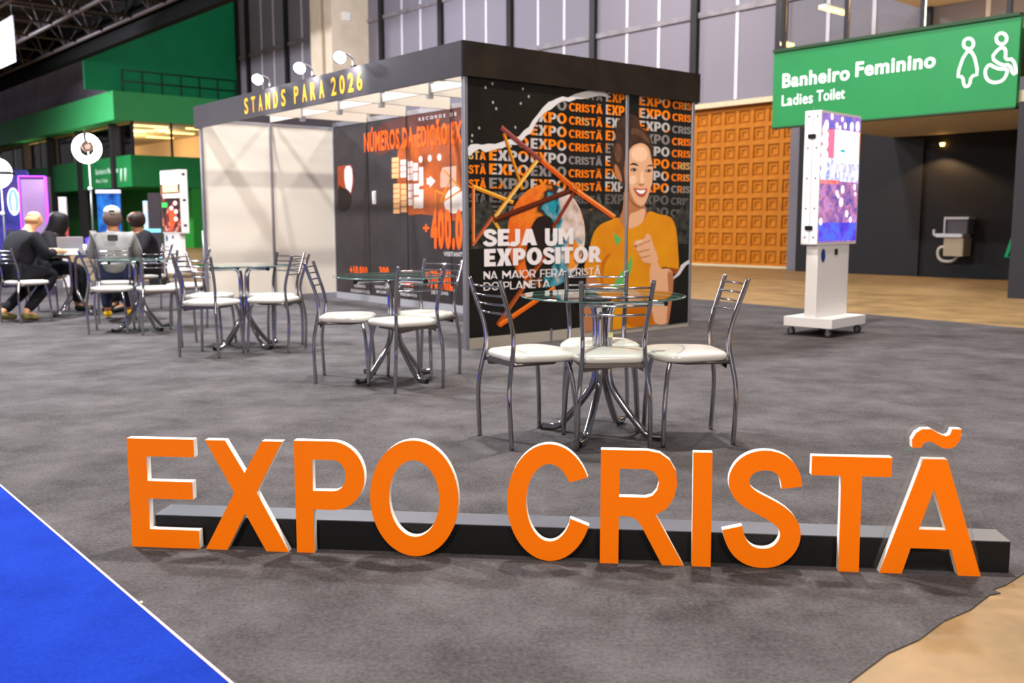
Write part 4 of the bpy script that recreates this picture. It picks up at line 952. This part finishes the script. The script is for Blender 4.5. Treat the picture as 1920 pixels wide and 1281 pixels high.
SCR_B = led_noise(bpy.data.materials.new('led_blue_picture'), [(.3, (50, 40, 190)), (.5, (96, 70, 220)), (.62, (70, 110, 225)), (.75, (120, 60, 210))], 6, 1.3)
SCR_T = led_noise(bpy.data.materials.new('led_violet_sky'), [(.3, (60, 90, 200)), (.5, (150, 110, 190)), (.7, (120, 130, 220))], 5, 1.3)
SCR_S = led_noise(bpy.data.materials.new('led_stage'), [(.3, (255, 255, 255)), (.48, (240, 226, 255)), (.55, (120, 140, 230)), (.62, (255, 255, 255)), (.75, (255, 190, 190))], 13, 1.3, (1, 1, .5))
SCR_R = led_noise(bpy.data.materials.new('led_red_show'), [(.35, (40, 34, 36)), (.5, (70, 50, 50)), (.58, (220, 70, 40)), (.66, (255, 210, 190)), (.75, (60, 50, 52))], 6, 1.1)
WCAB = mat('white_steel_cabinet', (226, 220, 216), .4)
def totem(P, rz, lab):
    r = empty('led_totem', P, rz); tag(r, lab, 'display', 'white rolling LED totems')
    bs = MB().bevbox(-.37, .37, -.26, .26, .095, .185, .012, 'z').build('base', WCAB, r)
    MB().bevbox(-.345, .32, -.075, .05, .185, .905, .01, 'z').build('column', WCAB, r)
    cab = MB().bevbox(-.39, .44, -.085, .085, .905, 2.195, .012, 'y').build('cabinet', WCAB, r)
    MB().box(-.392, -.3905, -.002, .002, .93, 2.24).build('cabinet_seam', mat('seam_grey', (120, 116, 118), .6), cab)
    for z in (1.07, 1.95): MB().bevbox(-.40, -.38, -.035, .045, z-.02, z+.022, .012, 'x').build('handle', BLACKP, cab)
    for z in (1.07, 1.58, 2.1): MB().bevbox(.43, .45, -.03, .03, z-.022, z+.022, .012, 'x').build('handle', BLACKP, cab)
    for z in (.98, 1.26, 1.55, 1.84, 2.14):
        for y in (-.045, .045): MB().tube([(-.392, y, z), (-.389, y, z)], .011, 8).build('lock', mat('lock_grey', (150, 146, 146), .4, .6), cab)
    for x in (-.31, .31):
        for y in (-.2, .2):
            c = MB().tube([(x-.014, y, .038), (x+.014, y, .038)], .038, 16).build('caster', mat('dark_rubber', (50, 48, 50), .6), r)
            MB().tube([(x-.016, y, .038), (x+.016, y, .038)], .022, 12).build('hub', ALU, c)
            MB().box(x-.024, x+.024, y-.014, y+.014, .06, .096).build('fork', ALU, c)
    st = MB().prism([ell(0, 0, .042, .066, n=24)], lambda x, z: (x-.235, -.0755, z+.80), lambda x, z: (x-.235, -.0775, z+.80)).build('round_sticker', mat('navy_sticker', (34, 52, 130), .4, noise=.2, nscale=60), r)
    MB().box(.0, .065, -.0785, -.0755, .80, .86).build('control_plate', mat('dark_plate', (40, 40, 42), .3), r)
    return r, cab
def scr(cab, name, x0, z0, x1, z1, m, k):
    g = lambda x: (x+.375)*1.073-.375
    h = lambda z: .93+(z-.93)*.963
    MB().box(g(x0), g(x1), -.0862-.0008*k, -.0854-.0008*(k-1), h(z0), h(z1)).build(name, m, cab)
k1, c1 = totem((3.185, 9.70, 0), math.radians(44.8), 'white LED totem with bright concert picture in front of the dark recess')
scr(c1, 'screen', -.375, .93, .375, 2.22, SCR_A, 1)
scr(c1, 'screen_picture', -.37, 2.08, .37, 2.215, SCR_T, 2)
scr(c1, 'screen_picture', -.37, .94, .37, 1.13, SCR_B, 2)
scr(c1, 'screen_picture', -.37, 1.56, -.02, 2.06, emis('led_pink', (228, 110, 140), 1.0), 2)
scr(c1, 'screen_picture', -.37, 1.55, .37, 1.78, SCR_S, 3)
scr(c1, 'screen_picture', -.13, 1.74, .12, 2.07, emis('led_cyan_white', (222, 246, 255), 1.15), 4)
scr(c1, 'screen_picture', .12, 1.74, .36, 2.07, emis('led_cream_white', (255, 240, 226), 1.2), 4)
scr(c1, 'screen_picture', .355, 1.78, .37, 2.07, emis('led_orange', (255, 120, 70), 1.0), 5)
for i in range(8): scr(c1, 'screen_line', -.125, 1.80+.033*i, .10, 1.804+.033*i, emis('led_line', (190, 230, 240), 1.0), 5)
scr(c1, 'screen_line', -.01, 1.85, .075, 1.875, emis('led_teal', (40, 170, 190), .9), 6)
scr(c1, 'screen_picture', -.37, 1.52, .0, 1.56, led_noise(bpy.data.materials.new('led_red_glow'), [(.35, (250, 110, 90)), (.5, (250, 150, 150)), (.65, (200, 110, 170))], 12, 1.1), 4)
LDOT = emis('led_white_dot', (255, 252, 255), 1.5)
rq = random.Random(5)
dots = [(-.20, 2.19, .03), (.0, 2.18, .025), (-.1, 2.11, .03), (-.04, 2.09, .024), (.06, 2.12, .033), (.19, 2.12, .045), (.31, 2.13, .05), (-.3, 2.1, .05), (-.33, 2.05, .05), (-.29, 2.0, .04), (-.35, 1.96, .04), (-.3, 1.92, .055), (-.34, 1.85, .055), (-.29, 1.8, .05), (-.34, 1.74, .06), (-.30, 1.68, .05), (-.34, 1.62, .05), (-.05, 1.43, .03), (.06, 1.47, .04), (.04, 1.34, .045), (.3, 1.5, .03), (.16, 1.22, .035), (.24, 1.16, .03), (-.34, 1.14, .035), (.32, 1.43, .02), (-.02, 1.40, .02)]
for x, z, rd in dots:
    mb = MB(); mb.prism([ell((x+.375)*1.073-.375, .93+(z-.93)*.963, rd*.8, rd, n=14)], lambda a, b: (a, -.0900, b), lambda a, b: (a, -.0915, b)); mb.build('screen_light', LDOT, c1)
k2, c2_ = totem((-6.98, 20.0, 0), math.radians(-44), 'distant white LED totem with red show picture beside the booth left wall')
scr(c2_, 'screen', -.375, .93, .375, 2.22, SCR_R, 1)
scr(c2_, 'screen_picture', -.37, 1.95, .37, 2.215, emis('led_bright_white', (255, 255, 246), 1.6), 2)
scr(c2_, 'screen_picture', -.3, 1.78, .3, 1.96, emis('led_warm', (255, 214, 150), 1.2), 3)
scr(c2_, 'screen_picture', -.3, 1.66, .37, 1.74, emis('led_bright_white', (255, 255, 246), 1.6), 3)
scr(c2_, 'screen_picture', -.36, 1.46, -.14, 1.56, emis('led_green_spot', (60, 200, 90), 1.0), 3)
for x, z in ((.22, 1.52), (.05, 1.42), (.24, 1.35), (.22, 1.2)):
    MB().prism([ell(x, z, .08, .045, n=12)], lambda a, b: (a, -.0875, b), lambda a, b: (a, -.0885, b)).build('screen_light', emis('led_pink_white', (255, 200, 190), 1.4), c2_)
MB().prism([[(-.05, 1.42), (.25, 1.38), (.2, 1.15), (.06, .98), (.0, .98), (-.06, 1.2)]], lambda a, b: (a, -.0868, b), lambda a, b: (a, -.0876, b)).build('screen_picture', emis('led_red', (236, 74, 40), 1.1), c2_)

# ------------------------------------------------------------------ far left corner: studio lights, neon frame, backdrops, banners
def at(px, d): return (px-960)/1810*d
GLOW = mat('ring_glow', (255, 246, 232), .5, emit=7); GLOWC = mat('disc_glow', (246, 246, 255), .5, emit=8)
def studio_light(px, py, d, lab, ring):
    x = at(px, d); z = CAMH+(414-py)/1796*d
    r = empty('studio_light', (x, d, 0)); tag(r, lab, 'lamp', 'studio lights among the people')
    MB().tube([(0, .05, .45), (0, .05, z-.02)], .014, 8).build('pole', ALU, r)
    for k in range(3):
        a = math.radians(90+120*k); MB().tube([(0, .05, .5), (.36*math.cos(a), .05+.36*math.sin(a), .012)], .011, 8).build('tripod_leg', BLACKP, r)
    MB().ball((0, .03, z-.55), .03).build('clamp_knob', WHITE, r)
    if ring:
        t = MB().torus(.155, .052, 40, 12, (0, 0, z)).build('ring_tube', GLOW, r)
        MB().ball((.02, -.03, z+.03), .085, .03, .075).build('mirror_disc', mat('dark_mirror', (70, 54, 48), .2, .6), r)
        MB().tube(chaikin([(0, 0, z+.06), (.0, -.06, z+.16), (0, -.03, z+.25)], 2), .02, 8).build('holder_arm', BLACKP, r)
    else:
        MB().lathe([(0, -.02), (.21, -.02), (.215, .0), (.2, .03), (0, .04)], 32).build('head_shell', BLACKP, r).location = (0, 0, z)
        r.children[-1].rotation_euler = (math.radians(90), 0, 0)
        MB().ball((0, -.03, z), .208, .05, .208, 28, 12).build('diffuser_dome', GLOWC, r)
    return r
studio_light(171, 280, 13.5, 'glowing ring light on a thin stand behind the grey jacket man', True)
studio_light(4, 325, 13.5, 'white glowing round studio light at the left picture edge', False)
lp = bpy.data.lights.new('ring_light_glow', 'POINT'); lp.energy = 30; lp.color = (1, .95, .88); lp.shadow_soft_size = .2
lo = bpy.data.objects.new('ring_light_glow', lp); COL.objects.link(lo); lo.location = (at(171, 13.5), 13.2, 2.15)
lp = bpy.data.lights.new('disc_light_glow', 'POINT'); lp.energy = 60; lp.color = (.9, .9, 1); lp.shadow_soft_size = .2
lo = bpy.data.objects.new('disc_light_glow', lp); COL.objects.link(lo); lo.location = (at(4, 13.5), 13.15, 1.82)
NEON = mat('violet_neon', (150, 50, 255), .5, emit=2.2)
nf = empty('neon_frame', (at(66, 15), 15, 0), math.radians(14)); tag(nf, 'upright mirror frame edged with violet neon behind the bald man', 'frame')
MB().box(-.19, .19, 0, .34, 0, 1.85).build('cabinet', mat('dark_violet_box', (58, 48, 66), .5), nf)
MB().box(-.165, .165, -.012, 0, .2, 1.80).build('mirror', mat('violet_mirror', (150, 118, 160), .25, .3, emit=.12), nf)
MB().tube([(-.19, -.02, .2), (-.19, -.02, 1.84)], .014, 8).build('neon_tube', NEON, nf); MB().tube([(.19, -.02, .2), (.19, -.02, 1.84)], .022, 8).build('neon_tube', NEON, nf); MB().tube([(-.19, -.02, 1.84), (.19, -.02, 1.84)], .014, 8).build('neon_tube', NEON, nf)
BLB = led_noise(bpy.data.materials.new('blue_backlit_fabric'), [(.3, (20, 26, 120)), (.5, (60, 60, 190)), (.65, (110, 70, 170)), (.8, (50, 90, 220))], 2.2, .75)
bd = empty('backlit_wall', (at(20, 17), 17, 0), math.radians(6)); tag(bd, 'blue and violet backlit fabric wall at the left picture edge', 'backdrop')
MB().bevbox(-1.0, .32, 0, .12, 0, 2.05, .05, 'y').build('fabric', BLB, bd); MB().box(-1.02, .34, -.02, .14, 0, .08).build('foot', BLACKP, bd)
ov = MB().prism([ell(.08, 1.5, .105, .24, n=28)], lambda x, z: (x, 0, z), lambda x, z: (x, -.012, z)).build('oval_sign', emis('oval_white', (214, 232, 255), 1.1), bd)
MB().prism([ell(.08, 1.5, .085, .215, n=28)], lambda x, z: (x, -.012, z), lambda x, z: (x, -.016, z)).build('oval_field', emis('oval_blue', (110, 150, 230), .9), ov)
MB().prism([[(.06, 1.34), (.03, 1.3), (.13, 1.3), (.10, 1.34), (.115, 1.5), (.10, 1.6), (.09, 1.66), (.07, 1.66), (.06, 1.6), (.045, 1.5)]], lambda x, z: (x, -.016, z), lambda x, z: (x, -.02, z)).build('oval_figure', emis('oval_white', (214, 232, 255), 1.1), ov)
rp_ = empty('banner_post', (at(120, 17), 17, 0)); tag(rp_, 'narrow white and red banner post before the far green wall', 'banner')
MB().bevbox(-.065, .065, -.04, .04, .0, 1.58, .02, 'z').build('shaft', mat('white_red_print', (214, 206, 206), .5), rp_)
MB().bevbox(-.068, .068, -.043, .043, .5, 1.22, .02, 'z').build('red_sleeve', mat('red_print', (180, 74, 70), .5, noise=.35, nscale=18), rp_)
bb = empty('rollup_banner', (at(206, 18.5), 18.5, 0), math.radians(-4)); tag(bb, 'dark blue starry roll-up banner with white top bar', 'banner')
MB().box(-.23, .23, 0, .012, .06, 1.70).build('print', mat('starry_blue_print', (16, 30, 110), .5, rgb2=(36, 120, 200), noise=.3, nscale=4, emit=.25), bb)
MB().bevbox(-.24, .24, -.02, .03, 1.68, 1.75, .012, 'x').build('top_bar', mat('pale_violet_bar', (206, 200, 240), .4, emit=.4), bb)
MB().bevbox(-.25, .25, -.08, .08, 0, .07, .02, 'x').build('base', ALU, bb)
ds = empty('display_stand', (at(292, 17.5), 17.5, 0), math.radians(10)); tag(ds, 'tall dark display stand left of the distant LED totem', 'display')
MB().bevbox(-.11, .11, -.06, .06, .12, 1.66, .015, 'z').build('cabinet', mat('dark_brown_case', (52, 44, 48), .5), ds)
MB().box(-.14, .14, -.12, .12, 0, .12).build('foot', BLACKP, ds)
MB().box(-.20, -.12, -.02, .01, .7, 1.52).build('side_screen', mat('pink_cyan_screen', (226, 180, 180), .4, rgb2=(110, 190, 220), noise=.2, nscale=3, emit=.5), ds)
MB().box(-.2, .1, -.075, -.06, .95, 1.02).build('shelf_light', emis('cyan_shelf', (110, 180, 210), .7), ds)
po = empty('barrier_post', (at(381, 15.5), 15.5, 0)); tag(po, 'thin pale post beside the booth left corner', 'post')
MB().tube([(0, 0, .02), (0, 0, 1.0)], .02, 10).build('shaft', ALU, po); MB().lathe([(0, 0), (.14, 0), (.13, .02), (0, .03)], 20).build('foot', ALU, po)

# ------------------------------------------------------------------ seated people
def skin(name, nodes, edges, material, parent, sub=2):
    me = bpy.data.meshes.new(name); me.from_pydata([n[0] for n in nodes], edges, [])
    o = link(name, me, material, parent)
    md = o.modifiers.new('skin', 'SKIN'); md.use_smooth_shade = True
    sl = me.skin_vertices[0] if me.skin_vertices else None
    for i, n in enumerate(nodes):
        r = n[1]; v = me.skin_vertices[0].data[i]; v.radius = (r, r) if not isinstance(r, tuple) else r; v.use_root = (i == 0)
    ss = o.modifiers.new('sub', 'SUBSURF'); ss.levels = sub; ss.render_levels = sub
    return o
def person(P, face, lab, jacket, trousers, shoe, skinc, lean=1.0, feet=(.5, .5), spread=.13, hair=None, turn=0, head_dy=0, knee=.40):
    r = empty('person', (P[0], P[1], 0), math.atan2(face[1], face[0])-math.pi/2); tag(r, lab, 'person')
    l = lean
    hy = .20*l+head_dy
    N = [((0, 0, .575), .135), ((0, .03*l, .72), .125), ((0, .09*l, .88), .150), ((0, .15*l, 1.01), .085), ((0, .17*l, 1.075), .056),
         ((0, hy, 1.135), .078), ((0, hy-.005, 1.205), .094), ((0, hy-.02, 1.275), .066)]
    E_ = [(i, i+1) for i in range(7)]
    def addn(co, rad, par): N.append((co, rad)); E_.append((par, len(N)-1)); return len(N)-1
    nose = addn((turn*.08, hy+.092, 1.165), .014, 6)
    for s in (-1, 1): addn((s*.090, hy-.01, 1.185), .016, 6)
    torso_ids = [0, 1, 2, 3]; arm_ids = []; leg_ids = []
    for s in (-1, 1):
        a = addn((s*.185, .13*l, .965), .068, 2); b_ = addn((s*.25, .12*l+.08, .76), .048, a); c = addn((s*.13, .12*l+.30, .80), .036, b_); h = addn((s*.10, .12*l+.37, .80), .03, c)
        arm_ids.append((a, b_, c))
        for k in range(4):
            f1 = addn((s*(.10+.022*(k-1.5)), .12*l+.425, .802), .009, h); addn((s*(.095+.020*(k-1.5)), .12*l+.46-.004*abs(k-1.5), .79), .008, f1)
        t1 = addn((s*.065, .12*l+.385, .80), .010, h); addn((s*.05, .12*l+.41, .795), .009, t1)
    for i, s in enumerate((-1, 1)):
        a = addn((s*.10, .04, .575), .092, 0); k = addn((s*spread, knee, .545), .066, a); c = addn((s*spread*.95, knee*.35+feet[i]*.55, .30), .056, k); an = addn((s*spread*.9, feet[i]-.10, .10), .042, c); to = addn((s*spread*.9, feet[i]+.06, .045), .034, an)
        leg_ids.append((a, k, c, an, to))
    body = skin('body', N, E_, skinc, r)
    # jacket
    jn = [((0, -.005, .53), .165), ((0, .03*l, .72), .172), ((0, .09*l, .88), .200), ((0, .14*l, .985), .128), ((0, .16*l, 1.045), .082)]; je = [(0, 1), (1, 2), (2, 3), (3, 4)]
    for a, b_, c in arm_ids:
        i0 = len(jn); jn += [(N[a][0], .088), (N[b_][0], .074), (tuple(Vector(N[c][0])*.9+Vector(N[b_][0])*.1), .050)]; je += [(2, i0), (i0, i0+1), (i0+1, i0+2)]
    skin('jacket', jn, je, jacket, r)
    tn = [((0, .0, .565), .148)]; te = []
    for ids in leg_ids:
        i0 = len(tn); tn += [(N[ids[0]][0], .108), (N[ids[1]][0], .084), (N[ids[2]][0], .072), (tuple(Vector(N[ids[3]][0])*.9+Vector(N[ids[2]][0])*.1), .060)]; te += [(0, i0), (i0, i0+1), (i0+1, i0+2), (i0+2, i0+3)]
    skin('trousers', tn, te, trousers, r)
    for ids in leg_ids:
        x, y, z = N[ids[3]][0]
        skin('shoe', [((x, y-.035, .055), .045), ((x, y+.02, .07), .052), ((x, y+.12, .048), .043), ((x, y+.19, .038), .032)], [(0, 1), (1, 2), (2, 3)], shoe, r, 2)
    if hair: hair(r, hy, l)
    return r
SK1 = mat('fair_skin', (214, 158, 116), .5); SK2 = mat('brown_skin', (146, 96, 66), .5); SK3 = mat('tan_skin', (176, 120, 84), .5)
BLKJ = mat('black_wool', (26, 25, 30), .85, noise=.15, nscale=30); JEAN = mat('dark_trousers', (20, 20, 24), .85); NAVY = mat('navy_jeans', (34, 40, 62), .85)
GREYJ = mat('grey_denim', (150, 150, 146), .85, rgb2=(110, 108, 104), noise=.1, nscale=6)
BHAIR = mat('black_hair', (18, 15, 16), .55); DHAIR = mat('dark_brown_hair', (44, 30, 26), .55); GHAIR = mat('brown_grey_hair', (92, 74, 66), .7)
def hair_fringe(r, hy, l): MB().ball((0, hy-.035, 1.165), .098, .075, .055).build('hair', mat('thin_fair_hair', (186, 140, 100), .7), r)
def hair_long(r, hy, l): skin('hair', [((0, hy+.02, 1.275), .09), ((0, hy+.0, 1.20), .132), ((0, hy-.01, 1.08), .130), ((0, hy-.12, .95), .125), ((0, hy-.20, .84), .10), ((0, hy-.22, .76), .05)], [(0, 1), (1, 2), (2, 3), (3, 4), (4, 5)], BHAIR, r)
def hair_cap(r, hy, l):
    MB().ball((0, hy-.03, 1.185), .106, .105, .10).build('hair', GHAIR, r)
    c = MB().ball((0, hy-.03, 1.265), .092, .095, .068).build('cap', mat('cream_cap', (206, 196, 180), .8), r)
    MB().bevbox(-.03, .03, hy-.13, hy-.118, 1.255, 1.275, .006, 'y').build('cap_strap', BLACKP, c)
def hair_bob(r, hy, l): skin('hair', [((0, hy+.01, 1.27), .095), ((0, hy-.015, 1.20), .130), ((0, hy-.04, 1.12), .11), ((0, hy-.06, 1.07), .07)], [(0, 1), (1, 2), (2, 3)], DHAIR, r)
person((-5.74, 11.05), (.5, .866), 'bald person in a black blazer bent over the table, olive shoes under the chair', BLKJ, JEAN, mat('olive_shoe', (112, 104, 60), .7, noise=.2, nscale=20), SK1, 1.35, (.0, .12), .14, hair_fringe, 0, .03, .42)
person((-4.545, 10.98), (-.35, .94), 'person in a grey denim jacket and pale cap seen from behind, yellow shoes', GREYJ, NAVY, mat('yellow_shoe', (232, 184, 20), .6), SK3, .6, (.52, .66), .13, hair_cap)
person((-5.93, 12.2), (.95, .1), 'person with long black hair leaning over the table', BLKJ, JEAN, BLACKP, SK2, 1.0, (.45, .5), .12, hair_long)
person((-4.66, 12.35), (-.75, -.6), 'person with short dark hair in black at the far side of the table', BLKJ, JEAN, BLACKP, SK2, .8, (.45, .5), .12, hair_bob)
pr = bpy.data.objects['person.001']
MB().bevbox(-.055, .055, -.135, -.128, .93, 1.0, .015, 'y').build('jacket_patch', mat('dark_patch', (58, 58, 56), .8), pr)
# things on their table
tz = .758
lt = empty('laptop', (-5.5, 12.02, tz), math.radians(200)); tag(lt, 'open grey laptop on the glass table between the people', 'laptop')
MB().bevbox(-.15, .15, -.10, .10, 0, .014, .012, 'z').build('base', mat('laptop_grey', (150, 142, 150), .4, .4), lt)
sc_ = MB().bevbox(-.15, .15, 0, .008, 0, .2, .008, 'y').build('lid', mat('laptop_grey', (150, 142, 150), .4, .4), lt); sc_.location = (0, .1, .014); sc_.rotation_euler = (math.radians(-18), 0, 0)
MB().box(-.135, .135, -.002, 0, .02, .185).build('display', emis('laptop_screen', (190, 180, 200), .5), sc_)
ph = empty('phone', (-5.16, 11.72, tz+.06), math.radians(-20)); tag(ph, 'phone with blue glowing screen propped by white napkins', 'phone')
MB().bevbox(-.038, .038, -.004, .004, 0, .15, .012, 'y').build('shell', BLACKP, ph); MB().bevbox(-.034, .034, -.0062, -.0042, .006, .144, .01, 'y').build('display', emis('phone_blue', (70, 50, 255), 1.2), ph)
ph.rotation_euler = (math.radians(-15), math.radians(-12), math.radians(-15))
nk = skin('paper_napkin', [((-5.17, 11.68, tz+.045), .045), ((-5.13, 11.70, tz+.07), .04), ((-5.20, 11.66, tz+.05), .03), ((-5.19, 11.67, tz+.12), .015)], [(0, 1), (0, 2), (0, 3)], mat('white_napkin', (236, 230, 222), .8), None, 1); tag(nk, 'crumpled white napkin on the glass table beside the phone', 'napkin')
fb = empty('food_box', (-5.36, 11.62, tz), math.radians(25)); tag(fb, 'white takeaway box on the glass table in front of the bald person', 'box')
MB().bevbox(-.11, .11, -.08, .08, 0, .05, .02, 'z').build('tray', mat('white_carton', (232, 222, 206), .7), fb); MB().bevbox(-.115, .115, -.085, .085, .05, .06, .02, 'z').build('lid', mat('white_carton', (232, 222, 206), .7), fb)
pb2 = MB().bevbox(-.07, .07, -.05, .05, 0, .07, .012, 'z').build('snack_carton', mat('cream_carton', (222, 206, 170), .7), None, (-5.58, 11.68, tz)); tag(pb2, 'small cream carton left of the takeaway box', 'box')
